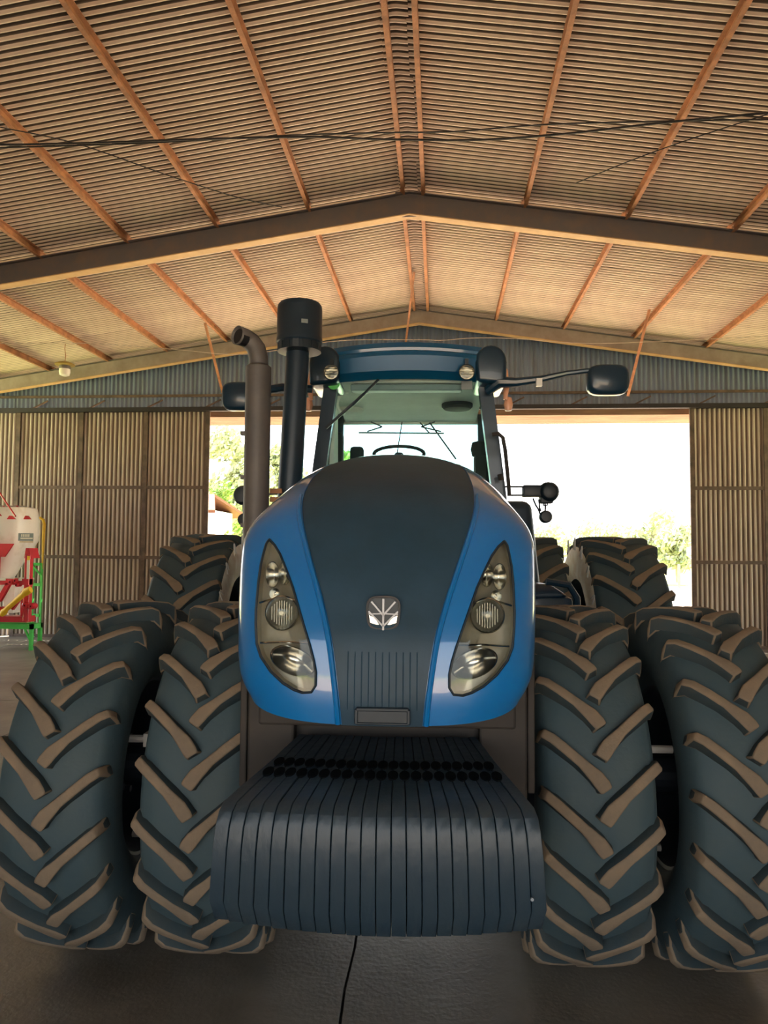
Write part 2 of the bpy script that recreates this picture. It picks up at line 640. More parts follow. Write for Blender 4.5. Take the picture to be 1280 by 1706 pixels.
rows = [.0, 1.73, 3.24, HDR + .06]
leaf('door_1', [-9.25, -7.82, -6.37, DL], rows, '', YB - .08)
leaf('door_2', [DR, 6.6, 8.0, 9.4], rows, '', YB - .08)
trim = MB().box(XL, XR, YB - .22, YB - .10, HDR, HDR + .09).build('trim_1', M['track'])
tag(trim, kind='structure')
for k, (z0, z1, dy) in enumerate([(HDR - .10, HDR + .12, .0)]):
    o = MB().box(DL - .2, DR + .2, YB + .02 + dy, YB + .06 + dy, z0, z1).build('trim_%d' % (k + 2), M['lintel'])
    tag(o, kind='structure')

# corrugated canopy added over the doorway: a brown band that also shades the ground
m = MB()
n = 42
vs, fs = [], []
for i in range(n + 1):
    y = YB + .12 + 1.35 * i / n
    z = HDR - .03 + .02 * i / n + .03 * math.sin(2 * PI * i / 6)
    vs += [(DL - 1.5, y, z), (DR + 1.5, y, z)]
for i in range(n):
    fs.append((2 * i, 2 * i + 1, 2 * i + 3, 2 * i + 2))
o = m.add(vs, fs).build('added_awning', M['lintel'], smooth=True, angle=80)
tag(o, kind='structure')
for i, x in enumerate([DL - 1.2, 0, DR + 1.2]):
    MB().bar((x, YB + .1, HDR + .06), (x, YB + 1.45, HDR + .07), .05, .05).build('added_awning_arm', M['lintel'], o)

# side walls
for nm, X in (('wall_left', XL - .05), ('wall_right', XR + .05)):
    m = MB()
    Y1 = 10.5 if nm == 'wall_left' else 12.0      # last bay left open, out of view, to let daylight in
    n = int((Y1 - YF) / WP) * 4
    vs, fs = [], []
    for i in range(n + 1):
        y = YF + (Y1 - YF) * i / n
        xx = X + .016 * math.sin(2 * PI * y / WP)
        vs += [(xx, y, 0), (xx, y, roofz(X) + .03)]
    for i in range(n):
        fs.append((2 * i, 2 * i + 2, 2 * i + 3, 2 * i + 1))
    o = m.add(vs, fs).build(nm, M['wall'], smooth=True, angle=80)
    tag(o, kind='structure')

o = MB().box(XL, -4.6, YF, YF + .04, 0, RZ - 1.4).box(4.2, XR, YF, YF + .04, 0, RZ - 1.4).build('added_wall_front', M['wall'])  # unseen wall added behind the camera to hold back front light
tag(o, kind='structure')
m = MB().prism([(XL, 4.0), (XR, 4.0), (XR, roofz(XR)), (RX, RZ), (XL, roofz(XL))], YF + .04, YF + .08)
o = m.build('added_wall_front_gable', M['wall'])  # unseen gable added above that wall, also cutting front light
tag(o, kind='structure')

# ================================================================== OUTSIDE
ground = MB().box(-120, 120, -60, 220, -.5, -.14).build('ground', M['grass'])
tag(ground, kind='structure')
yard = MB().box(-30, 30, YB + .2, YB + 14, -.13, -.04)
yard.box(-30, 30, -40, YF, -.13, -.04)
o = yard.build('yard', M['dirt'])
tag(o, kind='structure')


def tree(x, y, h, spread, n, leafm, label, base=0.0, seedv=0, trunk=True, size=.22):
    rnd = random.Random(seedv)
    e = empty('tree', (x, y, base))
    tag(e, label, 'tree', None)
    m = MB()
    top = h * .75
    if trunk:
        pts = [(0, 0, 0), (rnd.uniform(-.1, .1), 0, h * .3), (rnd.uniform(-.2, .2), .1, h * .6), (rnd.uniform(-.3, .3), 0, top)]
        m.tube(pts, [h * .022, h * .018, h * .012, h * .005], 7)
        for k in range(7):
            z = h * rnd.uniform(.25, .65)
            a = rnd.uniform(0, 2 * PI)
            L = spread * rnd.uniform(.4, .8)
            m.tube([(0, 0, z), (math.cos(a) * L * .5, math.sin(a) * L * .5, z + h * .12), (math.cos(a) * L, math.sin(a) * L, z + h * .18)], [h * .009, h * .006, h * .002], 5)
        m.build('trunk', M['bark'], e)
    m = MB()
    blobs = []
    for k in range(12):
        a = rnd.uniform(0, 2 * PI)
        r = spread * rnd.uniform(.05, .75)
        blobs.append((math.cos(a) * r, math.sin(a) * r, h * rnd.uniform(.25 if trunk else .1, .88), spread * rnd.uniform(.25, .5)))
    for k in range(n):
        bx, by, bz, br = blobs[k % 12]
        v = Vector((rnd.gauss(0, 1), rnd.gauss(0, 1), rnd.gauss(0, .7)))
        v = v.normalized() * br * (rnd.random() ** .4)
        c = Vector((bx, by, bz)) + v
        q = Vector((rnd.gauss(0, 1), rnd.gauss(0, 1), rnd.gauss(0, 1))).normalized()
        p = q.orthogonal().normalized() * size * rnd.uniform(.6, 1.3)
        q = q.cross(p) * .5
        m.add([c - p, c + q, c + p, c - q], [(0, 1, 2, 3)])
    o = m.build('foliage', leafm, e)
    o['kind'] = 'stuff'
    return e


# left of the doorway: tall trees behind a small white house
P = BP(395, 800, 44)
tree(P.x, 44, 9.7, 3.2, 7500, M['leafB'], 'tall pale dry tree seen through the doorway left of the exhaust', seedv=1)
P = BP(458, 800, 50)
tree(P.x, 50, 9.6, 2.6, 6000, M['leafB'], 'pale green tree seen between exhaust and intake pipes', seedv=2)
P = BP(368, 820, 37)
tree(P.x, 37, 6.0, 1.3, 1500, M['leafA'], 'bright green bush above the small house roof at the left door edge', seedv=3, size=.14)
P = BP(393, 870, 27)
tree(P.x, 27, 2.7, .9, 900, M['leafA'], 'low green bush beside the white house wall', seedv=4, size=.1)
P = BP(572, 730, 56)
tree(P.x, 56, 10.5, 1.6, 2200, M['leafA'], 'green tree seen through the left part of the cab rear window', seedv=5)
for i, (u, d, h, sp) in enumerate([(905, 60, 4.0, 3.0), (965, 75, 4.6, 3.6), (1030, 70, 5.0, 3.4), (1085, 58, 5.2, 2.2), (1128, 50, 3.8, 1.8)]):
    P = BP(u, 900, d)
    names = ['low yellow-green thicket beyond the doorway, beside the rear tyre',
             'pale low tree just above the inner half of the right rear tyre',
             'pale scrub tree above the right rear tyre',
             'taller pale tree in the doorway, right of the rear tyre',
             'yellow-green bush nearest the right door leaf']
    tree(P.x, d, h, sp, 1500, M['leafB'], names[i], seedv=10 + i)

# small house
P0 = BP(352, 860, 30)
hx = P0.x
e = empty('small_house', (hx - 2.2, 32, -.14))
tag(e, 'small white house with orange tiled roof at the left edge of the doorway', 'house')
MB().box(-2.5, 1.95, -2, 2, 0, 3.75).build('wall', M['plaster'], e)
m = MB()
for s_ in (-1, 1):
    m.hexa([(-3.0, s_ * 2.6, 3.55), (2.55, s_ * 2.6, 3.55), (1.7, 0, 4.4), (-3.0, 0, 4.4), (-3.0, s_ * 2.6, 3.67), (2.55, s_ * 2.6, 3.67), (1.7, 0, 4.52), (-3.0, 0, 4.52)])
m.build('tiled_roof', M['tile'], e)
MB().box(1.93, 1.98, -1.2, -.4, 0, 2.1).build('door', M['bark'], e)
# fence post + small car far right
P = floor_pt(1132, 985)
fp = MB().box(-.06, .06, -.06, .06, 0, 1.5).build('fence_post', M['bark'], None, (P.x, P.y, -.15), bevel=.01)
tag(fp, 'weathered fence post in the field beside the right door leaf', 'post')
pc = BP(1118, 1000, 26)
e = empty('car', (pc.x - 1.9, 26, -.14))
tag(e, 'pale blue-white car parked outside, partly behind the right rear tyre', 'car')
m = MB()
m.prism([(-2.1, .3), (2.1, .3), (2.15, .75), (1.9, .92), (.95, 1.0), (.45, 1.42), (-1.2, 1.45), (-1.9, 1.0), (-2.15, .9)], -.85, .85)
m.build('body', M['carwhite'], e, bevel=.06, smooth=True)
m = MB().prism([(-1.6, 1.0), (.82, 1.0), (.4, 1.36), (-1.15, 1.39)], -.87, -.84)
m.build('window', M['black'], e)
for x in (-1.35, 1.35):
    MB().lathe([(.02, -.1), (.31, -.1), (.33, -.05), (.33, .05), (.31, .1), (.02, .1)], (x, -.80, .33), 'Y', 20).build('wheel', M['black'], e)

# ================================================================== TYRES
DF, DRR = 1.64, 2.06


def tyre_profile(R, W, rim_r):
    h = W / 2
    c = R - .05
    p = [(rim_r, -h * .62), (rim_r + .03, -h * .80), (rim_r + (c - rim_r) * .35, -h * 1.0), (rim_r + (c - rim_r) * .65, -h * 1.02), (c - .06, -h * .95), (c - .02, -h * .84), (c - .004, -h * .5), (c, 0)]
    return p + [(r, -x) for r, x in p[-2::-1]]


def carc(R, W, x):
    h = W / 2
    a = abs(x) / h
    c = R - .05
    if a < .5:
        return c - .004 * a / .5
    if a < .84:
        return c - .004 - .016 * (a - .5) / .34
    if a < .95:
        return c - .02 - .04 * (a - .84) / .11
    return c - .06 - .35 * (a - .95)


def lug_mesh(R, W, side, N, top=.052):
    """one chevron bar; side +1 runs to +x. phi grows towards the ground on the photographer's side"""
    h = W / 2
    P = 2 * PI / 29
    st = [(-.03, .40, .0), (.02, .30, 0), (.12, .12, 0), (.35, -.18, 0), (.60, -.47, 0), (.82, -.72, 0), (.96, -.86, 0), (1.02, -.90, 0)]
    m = MB()
    vs = []
    n = len(st)
    for i, (a, ph, _) in enumerate(st):
        x = a * h * side
        # direction for width
        i0, i1 = max(i - 1, 0), min(i + 1, n - 1)
        dx = (st[i1][0] - st[i0][0]) * h
        dp = (st[i1][1] - st[i0][1]) * P * R
        L = math.hypot(dx, dp)
        nx, np_ = -dp / L * side, dx / L        # perpendicular in (x, arc)
        if i == 0:
            wt, wb = .024, .036
        else:
            wt, wb = (.0200 + .010 * (a < .15)) * W / .5, .033 * W / .5
        rt = R - .018 * min(abs(a), 1) ** 3
        if a > .9:
            rt = R - .03
        if a > 1.0:
            rt = R - .085
        rb = min(carc(R, W, x) - .012, rt - .02)
        for (wd, r) in ((wb, rb), (wt, rt), (-wt, rt), (-wb, rb)):
            xx = x + nx * wd
            pp = ph * P + np_ * wd / R
            if abs(xx) > h * 1.03:
                xx = math.copysign(h * 1.03, xx)
            vs.append((xx, -r * math.sin(pp), r * math.cos(pp)))
    for i in range(n - 1):
        q, r = 4 * i, 4 * i + 4
        m.add([], [])
        for k, mi in ((0, 1), (1, 0), (2, 1), (3, 1)):
            k2 = (k + 1) % 4
            m.f.append((q + k, q + k2, r + k2, r + k))
            m.m.append(mi)
    m.f.append((0, 1, 2, 3)); m.m.append(1)
    m.f.append((4 * n - 4, 4 * n - 3, 4 * n - 2, 4 * n - 1)); m.m.append(1)
    m.v = [tuple(p) for p in vs]
    return m


def make_lugs(R, W, N):
    out = []
    for side in (-1, 1):
        m = lug_mesh(R, W, side, N)
        out.append(m.mesh('tread_lug', [M['lugdirt'], M['lugside']], smooth=True, bevel=.007, seg=2, angle=50))
    return out


def carcass_mesh(R, W, rim_r):
    return MB().lathe(tyre_profile(R, W, rim_r), (0, 0, 0), 'X', 96, cap=False).mesh('tyre', M['rubber'], smooth=True, angle=60)


def rim_mesh(rr, W):
    h = W / 2
    pr = [(rr + .012, -h * .66), (rr - .01, -h * .62), (rr - .03, -h * .4), (rr - .06, -h * .2), (rr - .08, -.02), (rr * .45, .02), (rr * .4, .02), (.0, .02)]
    m = MB().lathe(pr, (0, 0, 0), 'X', 48, cap=False)
    pr = [(rr + .012, h * .66), (rr - .01, h * .62), (rr - .03, h * .4), (rr - .06, h * .2), (rr - .08, .04), (rr * .45, .06), (.0, .06)]
    m.lathe(pr, (0, 0, 0), 'X', 48, cap=False)
    return m.mesh('rim', M['rim'], smooth=True, angle=40)


tractor = empty('tractor', T_M @ Vector((0, FRONT, 0)), T_ANG)
tag(tractor, 'large blue tractor with dual wheels and black front weights, parked inside the barn', 'tractor')
TO = (0, -FRONT, 0)          # meshes written in metres ahead of the photographer


def tb(m, name, mats, **k):
    return m.build(name, mats, tractor, TO, **k)


front_l = make_lugs(DF / 2, .47, 21)
rear_l = make_lugs(DRR / 2, .66, 20)
front_c = carcass_mesh(DF / 2, .47, .42)
rear_c = carcass_mesh(DRR / 2, .66, .55)
rim_f = rim_mesh(.42, .47)
rim_r = rim_mesh(.55, .66)
rim_r.materials[0] = M['axle']
rim_f.materials[0] = M['axle']


def wheel(x, d, R, W, N, cm, lm, rimm, phase, individual, sc=1):
    o = link('tyre', cm, tractor, (x, d - FRONT, R))
    rm = link('rim', rimm, tractor, (x, d - FRONT, R))
    if x < 0:
        rm.rotation_euler = (0, 0, PI)
    if individual:
        for k in range(N):
            for s_ in (0, 1):
                a = 2 * PI * (k + .5 * s_ + phase) / N
                link('tread_lug', lm[s_], o, (0, 0, 0), (a, 0, 0))
    else:
        m = MB()
        for k in range(N):
            for s_ in (0, 1):
                mt = Matrix.Rotation(2 * PI * (k + .5 * s_ + phase) / N, 4, 'X')
                me = lm[s_]
                m.v += []
                off = len(m.v)
                m.v += [tuple(mt @ v.co) for v in me.vertices]
                for p in me.polygons:
                    m.f.append(tuple(i + off for i in p.vertices))
                    m.m.append(p.material_index)
        t = m.build('tread', [M['lugdirt'], M['lugside']], o, smooth=True, angle=50)
        t['kind'] = 'stuff'
    # wheel nuts
    for k in range(8):
        a = 2 * PI * k / 8
        sx = -1 if x < 0 else 1
        MB().lathe([(.018, 0), (.018, .03), (.0, .035)], (0, 0, 0), 'X', 6).build('wheel_nut', M['axle'], rm, (-.06 if sx < 0 else .07, .13 * math.cos(a), .13 * math.sin(a)))
    return o


FX = (.82, 1.42)
WX = .03
WF = .47
for s_ in (-1, 1):
    wheel(WX + s_ * FX[0], FRONT, DF / 2, WF, 21, front_c, front_l, rim_f, .1 + .2 * s_, True)
    wheel(WX + s_ * FX[1], FRONT, DF / 2, WF, 21, front_c, front_l, rim_f, .45 - .15 * s_, True)
    wheel(s_ * 1.10, REAR, DRR / 2, .60, 20, rear_c, rear_l, rim_r, .3, False)
    o = wheel(s_ * 1.95, REAR, DRR / 2, .66, 20, rear_c, rear_l, rim_r, .15 + .1 * s_, True)
    # dusty sidewall ring with painted backlight; hooks are painted highlights on the lug ends
    m = MB()
    xi = -s_ * .345
    m.lathe([(.62, xi + s_ * .02), (.68, xi - s_ * .008), (.86, xi - s_ * .012), (.93, xi + s_ * .015)], (0, 0, 0), 'X', 96, cap=False)
    r_ = m.build('sidewall_ring', M['sidewall'], o, smooth=True)
    tag(r_, 'pale dusty inner sidewall with painted backlight')
    for k in range(20):
        a = 2 * PI * (k + .3) / 20
        pts = []
        for q in range(7):
            t = q / 6
            rr = .90 + .115 * math.sin(t * PI) ** .8
            an = a + (.075 * t - .03)
            if q >= 3:
                an -= .03 * (t - .5)
            pts.append((xi - s_ * .01, -rr * math.sin(an), rr * math.cos(an)))
        MB().tube(pts, .006, 5).build('lug_edge_glint', M['spike'], o)

# axles
m = MB().lathe([(.09, -1.5), (.09, 1.5)], (0, FRONT, DF / 2), 'X', 16)
for s_ in (-1, 1):
    m.lathe([(.2, s_ * 1.06), (.24, s_ * 1.1), (.24, s_ * 1.16), (.2, s_ * 1.2)], (0, FRONT, DF / 2), 'X', 24)
    m.box(min(s_ * .3, s_ * .58), max(s_ * .3, s_ * .58), FRONT - .1, FRONT + .1, .55, 1.0)
tb(m, 'front_axle', M['axle'], bevel=.01)
m = MB().lathe([(.13, -2.1), (.13, 2.1)], (0, REAR, DRR / 2), 'X', 16)
tb(m, 'rear_axle', M['axle'])
for s_ in (-1, 1):      # dual spacer clamps with pale bolt heads
    for a in (35, 145, 255):
        y = FRONT + .33 * math.cos(math.radians(a)); z = DF / 2 + .33 * math.sin(math.radians(a))
        m = MB().tube([(s_ * .98, y, z), (s_ * 1.28, y, z)], .018, 8)
        m.box(s_ * 1.13 - .03, s_ * 1.13 + .03, y - .03, y + .03, z - .03, z + .03)
        tb(m, 'dual_clamp', M['rim'])

# ================================================================== HOOD
ST = [  # centre y,z   side y,z    w    xp
    (2.580, 1.300, 2.800, 1.415, .500, .140),
    (2.570, 1.400, 2.840, 1.490, .548, .149),
    (2.585, 1.570, 2.865, 1.640, .562, .174),
    (2.620, 1.690, 2.880, 1.760, .566, .205),
    (2.660, 1.800, 2.895, 1.860, .568, .242),
    (2.715, 1.910, 2.925, 1.930, .570, .282),
    (2.800, 2.030, 2.985, 1.965, .566, .322),
    (2.920, 2.130, 3.080, 1.975, .562, .342),
    (3.100, 2.225, 3.220, 1.975, .558, .345),
    (3.350, 2.315, 3.420, 1.965, .560, .335),
    (3.700, 2.390, 3.720, 1.955, .565, .320),
    (4.300, 2.450, 4.300, 1.950, .570, .300),
    (5.150, 2.500, 5.150, 1.950, .575, .300)]


def stat(t):
    """smooth interpolation of the station table"""
    i = min(int(t), len(ST) - 2)
    f = t - i
    p0 = ST[max(i - 1, 0)]; p1 = ST[i]; p2 = ST[i + 1]; p3 = ST[min(i + 2, len(ST) - 1)]
    out = []
    for a, b, c, d in zip(p0, p1, p2, p3):
        m1 = (c - a) / 2; m2 = (d - b) / 2
        out.append((2 * f ** 3 - 3 * f ** 2 + 1) * b + (f ** 3 - 2 * f ** 2 + f) * m1 + (-2 * f ** 3 + 3 * f ** 2) * c + (f ** 3 - f ** 2) * m2)
    return out


NE = 2.5


def hood_pt(t, x):
    cy, cz, ey, ez, w_, xp = stat(t)
    ne = 2.9 if t < 4 else 2.9 - .5 * min(1, (t - 4) / 4)
    a = min(abs(x) / w_, 1)
    dr = 1 - (max(0, 1 - a ** ne)) ** (1 / ne)
    return Vector((x, cy + (ey - cy) * dr, cz + (ez - cz) * dr))


def hood_grid(x_of, ts, us):
    vs = [hood_pt(t, x_of(t, u)) for t in ts for u in us]
    k = len(us)
    fs = [(i * k + j, i * k + j + 1, (i + 1) * k + j + 1, (i + 1) * k + j) for i in range(len(ts) - 1) for j in range(k - 1)]
    return vs, fs


TS = [i / 6 for i in range(0, (len(ST) - 1) * 6 + 1)]


def outer_x(s_):
    def f(t, u):
        st = stat(t)
        w_, xp = st[4], st[5]
        return s_ * (xp + (w_ - xp) * math.sin(u * PI / 2) ** .9)
    return f


def solidify(o, th, off=-1):
    md = o.modifiers.new('thickness', 'SOLIDIFY')
    md.thickness = th
    md.offset = off
    return o


# whole surface for finding depths
vs, fs = hood_grid(lambda t, u: u * stat(t)[4], TS, [-math.cos(PI * i / 60) for i in range(61)])
HB = BVHTree.FromPolygons([Vector(v) for v in vs], fs)


def on_hood(u, v):
    o, d = TR(u, v)
    hit = HB.ray_cast(o, d)
    return hit[0]


def hood_y(x, z):
    hit = HB.ray_cast(Vector((x, 0, z)), Vector((0, 1, 0)))
    return hit[0].y if hit[0] else 3.0


# headlight outline from the left lamp, mirrored for the other
HLpx = [(449, 898.5), (458, 908), (467, 923), (477, 948), (487.5, 976), (504, 1033), (516, 1073), (523, 1100), (526.5, 1120), (526, 1142), (519, 1153), (504, 1154), (490, 1149), (472, 1138), (451, 1118), (435, 1094), (428, 1072), (426.5, 1040), (427, 1015), (431, 968), (435, 940), (440, 920), (444, 906)]
HL = []
for u, v in HLpx:
    p = on_hood(u, v)
    HL.append((p.x, p.z))
cx_ = sum(p[0] for p in HL) / len(HL)
cz_ = sum(p[1] for p in HL) / len(HL)


def scale_poly(P, dx):
    """move the outline in or out by dx metres"""
    out = []
    n = len(P)
    for i in range(n):
        a, b, c = Vector(P[i - 1]), Vector(P[i]), Vector(P[(i + 1) % n])
        t = ((b - a).normalized() + (c - b).normalized()).normalized()
        nn = Vector((-t.y, t.x))
        if (b + nn * .001 - Vector((cx_, cz_))).length < (b - Vector((cx_, cz_))).length:
            nn = -nn
        out.append(tuple(b + nn * dx))
    return out


for s_ in (-1, 1):
    us = [i / 26 for i in range(27)]
    m = MB()
    vs, fs = hood_grid(outer_x(s_), TS, us)
    m.add(vs, fs)
    o = tb(m, 'hood_panel', M['blue'], smooth=True, angle=60)
    # cut the lamp opening
    cut = MB().prism([(x * -s_, z) for x, z in HL] if s_ > 0 else HL, 2.3, 3.4)
    cme = cut.mesh('cut', M['blue'])
    # solidify by hand in bmesh, then boolean
    bm = bmesh.new(); bm.from_mesh(o.data)
    bmesh.ops.solidify(bm, geom=bm.faces[:], thickness=.018)
    bmesh.ops.recalc_face_normals(bm, faces=bm.faces)
    bm.to_mesh(o.data); bm.free()
    co = bpy.data.objects.new('cutter', cme)
    COL.objects.link(co)
    co.parent = tractor
    co.location = TO
    md = o.modifiers.new('lamp_opening', 'BOOLEAN')
    md.operation = 'DIFFERENCE'
    md.solver = 'EXACT'
    md.object = co
    bpy.context.view_layer.update()
    dg = bpy.context.evaluated_depsgraph_get()
    me = bpy.data.meshes.new_from_object(o.evaluated_get(dg))
    o.modifiers.clear()
    o.data = me
    for p in me.polygons:
        p.use_smooth = True
    bm = bmesh.new(); bm.from_mesh(me)
    for e_ in bm.edges:
        e_.smooth = not (len(e_.link_faces) == 2 and e_.calc_face_angle(0) > math.radians(40))
    bm.to_mesh(me); bm.free()
    bpy.data.objects.remove(co)

    # ---- headlight
    Q = [(x * -s_, z) for x, z in HL] if s_ > 0 else HL
    rim_pts = [Vector((x, hood_y(x, z) - .002, z)) for x, z in Q]
    sgn = s_
    hl = MB()
    n = len(Q)
    inner = [Vector((x, hood_y(x, z) + .02, z)) for x, z in Q]
    back = [Vector((x * .93 + sgn * .03, hood_y(x, z) + .075, z * .98 + .03)) for x, z in Q]
    hl.add(inner + back, [(i, (i + 1) % n, (i + 1) % n + n, i + n) for i in range(n)])
    # curved back, one fan around a line
    cpt = sum(back, Vector()) / n
    hl.add(back + [cpt], [(i, (i + 1) % n, n) for i in range(n)])
    hlo = tb(hl, 'headlight', M['reflector'], smooth=True, angle=60)
    fr = MB()
    loop = [r + Vector((0, -.002, 0)) for r in rim_pts] + [rim_pts[0] + Vector((0, -.002, 0))]
    fr.tube(loop, .0045, 6, cap=False)
    link('lamp_bezel', fr.mesh('lamp_bezel', M['black'], smooth=True), hlo)

    def hp(u, v, back_=0.0):
        q = on_hood(u if s_ < 0 else u, v)
        return q
    # round projector, upper twin bowls, lower lamp; coordinates of the left lamp mirrored
    def lp(u, v, dep):
        q = on_hood(u, v)
        x = q.x if s_ < 0 else -q.x
        return Vector((x, q.y + dep, q.z))

    def disc(name, u, v, rx, rz, dep, mt, ring=True, hgt=.03, par=hlo, tilt=0):
        c = lp(u, v, dep)
        m = MB()
        N = 28
        vs = []
        for (k, yy) in ((1.0, 0), (.93, -.006), (.86, 0), (.6, hgt * .6), (.25, hgt), (.0, hgt)):
            for i in range(N):
                t = 2 * PI * i / N
                vs.append((c.x + rx * k * math.cos(t), c.y + yy, c.z + rz * k * math.sin(t) + tilt * rx * k * math.cos(t) * -s_))
        fs = [(a * N + i, a * N + (i + 1) % N, (a + 1) * N + (i + 1) % N, (a + 1) * N + i) for a in range(5) for i in range(N)]
        m.add(vs, fs)
        return link(name, m.mesh(name, mt, smooth=True, angle=70), par), c
    disc('round_lamp', 468, 1022, .062, .064, .022, M['bowl'])
    o_, c = disc('round_lens', 468, 1022, .050, .052, .016, M['lens'], hgt=-.012)
    m = MB()
    for k in range(-4, 5):
        m.bar((c.x + k * .009, c.y + .004, c.z - .045 * math.cos(k * .25)), (c.x + k * .009, c.y + .004, c.z + .045 * math.cos(k * .25)), .003, .002)
    link('lens_rib', m.mesh('lens_rib', M['dullchrome']), hlo)
    m = MB().lathe([(.0, -.012), (.008, -.01), (.011, .0), (.011, .02)], (c.x, c.y + .004, c.z), 'Y', 12)
    link('bulb', m.mesh('bulb', M['bulb'], smooth=True), hlo)
    disc('upper_lamp', 451, 958, .026, .05, .035, M['bowl'], hgt=.04)
    disc('upper_lamp', 472, 955, .024, .045, .03, M['bowl'], hgt=.04)
    disc('marker_lamp', 455, 990, .02, .022, .03, M['bowl'], hgt=.02)
    disc('lower_lamp', 486, 1103, .082, .052, .028, M['bowl'], hgt=.05, tilt=-.25)
    # divider shelf between the lamps
    a = lp(432, 1072, .02); b = lp(514, 1072, .012)
    m = MB().tube([a, (a + b) / 2 + Vector((0, -.004, .004)), b], .004, 6)
    a = lp(431, 1005, .02); b2 = lp(447, 1000, .01); c2 = lp(470, 994, .008); d2 = lp(497, 1002, .012)
    m.tube([a, b2, c2, d2], .004, 6)
    link('lamp_divider', m.mesh('lamp_divider', M['chrome'], smooth=True), hlo)
    # clear cover: triangulated, following the hood
    bm = bmesh.new()
    vv = [bm.verts.new(r + Vector((0, .003, 0))) for r in rim_pts]
    cc = Vector((sum(r.x for r in rim_pts) / n, 0, sum(r.z for r in rim_pts) / n))
    mids = []
    for k in (.66, .33):
        ring = []
        for r in rim_pts:
            x = cc.x + (r.x - cc.x) * k; z = cc.z + (r.z - cc.z) * k
            ring.append(bm.verts.new((x, hood_y(x, z) + .001, z)))
        mids.append(ring)
    cv = bm.verts.new((cc.x, hood_y(cc.x, cc.z) + .001, cc.z))
    rr_ = [vv] + mids
    for a_ in range(2):
        for i in range(n):
            bm.faces.new((rr_[a_][i], rr_[a_][(i + 1) % n], rr_[a_ + 1][(i + 1) % n], rr_[a_ + 1][i]))
    for i in range(n):
        bm.faces.new((rr_[2][i], rr_[2][(i + 1) % n], cv))
    me = bpy.data.meshes.new('clear_cover')
    for f in bm.faces:
        f.smooth = True
    bm.to_mesh(me); bm.free()
    me.materials.append(M['lens'])
    link('clear_cover', me, hlo)

# raised blue lip beside the grille
for s_ in (-1, 1):
    pts = []
    for i in range(0, 44):
        t = i / 6
        p = hood_pt(t, s_ * (stat(t)[5] + .012))
        pts.append(p + Vector((0, -.004, .002)))
    tb(MB().tube(pts, [.010] * len(pts), 8), 'hood_lip', M['blue'], smooth=True)
# dark centre panel, a little recessed
TSP = [t for t in TS if t <= 10.4]
vs, fs = hood_grid(lambda t, u: u * (stat(t)[5] + .002), TSP, [i / 10 for i in range(-10, 11)])
m = MB().add([Vector(v) + Vector((0, .006, -.003)) for v in vs], fs)
gp = tb(m, 'grille_panel', M['panel'], smooth=True, angle=60)
tag(gp, 'dark grey centre panel of the hood')
vs, fs = hood_grid(lambda t, u: u * (stat(t)[5] + .002), [t for t in TS if t >= 10.3], [i / 10 for i in range(-10, 11)])
tb(MB().add(vs, fs), 'hood_top', M['blue'], smooth=True)
# grille slats: shallow vertical ribs low on the panel
for k in range(-5, 6):
    pts = []
    for i in range(5, 16):
        t = i / 8
        if abs(k * .024) > stat(t)[5] - .02:
            continue
        pts.append(hood_pt(t, k * .024) + Vector((0, .0072, 0)))
    m = MB()
    m.tube(pts, .0025, 6)
    link('grille_rib', m.mesh('grille_rib', M['panel'], smooth=True), gp)
# latch slot at the foot
a = on_hood(594, 1181); b = on_hood(681, 1181)
m = MB().box(a.x, b.x, a.y - .012, a.y + .02, a.z - .006, a.z + .006)
m.box(a.x, b.x, a.y - .012, a.y + .02, a.z - .052, a.z - .044)
m.box(a.x - .006, a.x + .006, a.y - .012, a.y + .02, a.z - .05, a.z)
m.box(b.x - .006, b.x + .006, a.y - .012, a.y + .02, a.z - .05, a.z)
link('latch_handle', m.mesh('latch_handle', M['black'], bevel=.003), gp)
m = MB().box(a.x + .002, b.x - .002, a.y - .006, a.y + .01, a.z - .046, a.z - .006)
link('latch_recess', m.mesh('latch_recess', M['black']), gp)
# emblem
c = on_hood(639, 1021)
em = MB()
poly = []
for i in range(40):
    t = 2 * PI * i / 40
    r_ = .056 / ((abs(math.cos(t)) ** 3.6 + abs(math.sin(t)) ** 3.6) ** (1 / 3.6))
    poly.append((r_ * math.cos(t) * (1 + .06 * math.sin(t)), r_ * math.sin(t)))
em.prism(poly, -.004, .02)
eo = em.build('emblem', M['black'], gp, c, bevel=.003)
pts = [(x, -.008, z) for x, z in poly] + [(poly[0][0], -.008, poly[0][1])]
m = MB().tube(pts, .0045, 6, cap=False)
m.bar((0, -.01, -.060), (0, -.01, .05), .007, .006)
for s_ in (-1, 1):
    for z0, x1, z1 in ((-.004, .042, .040), (-.042, .052, .006)):
        m.bar((0, -.01, z0 - .004), (s_ * x1, -.01, z1), .006, .006)
    m.bar((0, -.009, -.002), (s_ * .052, -.009, -.004), .004, .004)
link('emblem_leaf', m.mesh('emblem_leaf', M['dullchrome'], smooth=True), gp, c)
m = MB()
for s_ in (-1, 1):
    m.prism([(s_ * .012, -.045), (s_ * .046, -.034), (s_ * .05, -.008), (s_ * .03, -.018)], -.007, 0)
link('emblem_face', m.mesh('emblem_face', M['bowl']), gp, c)
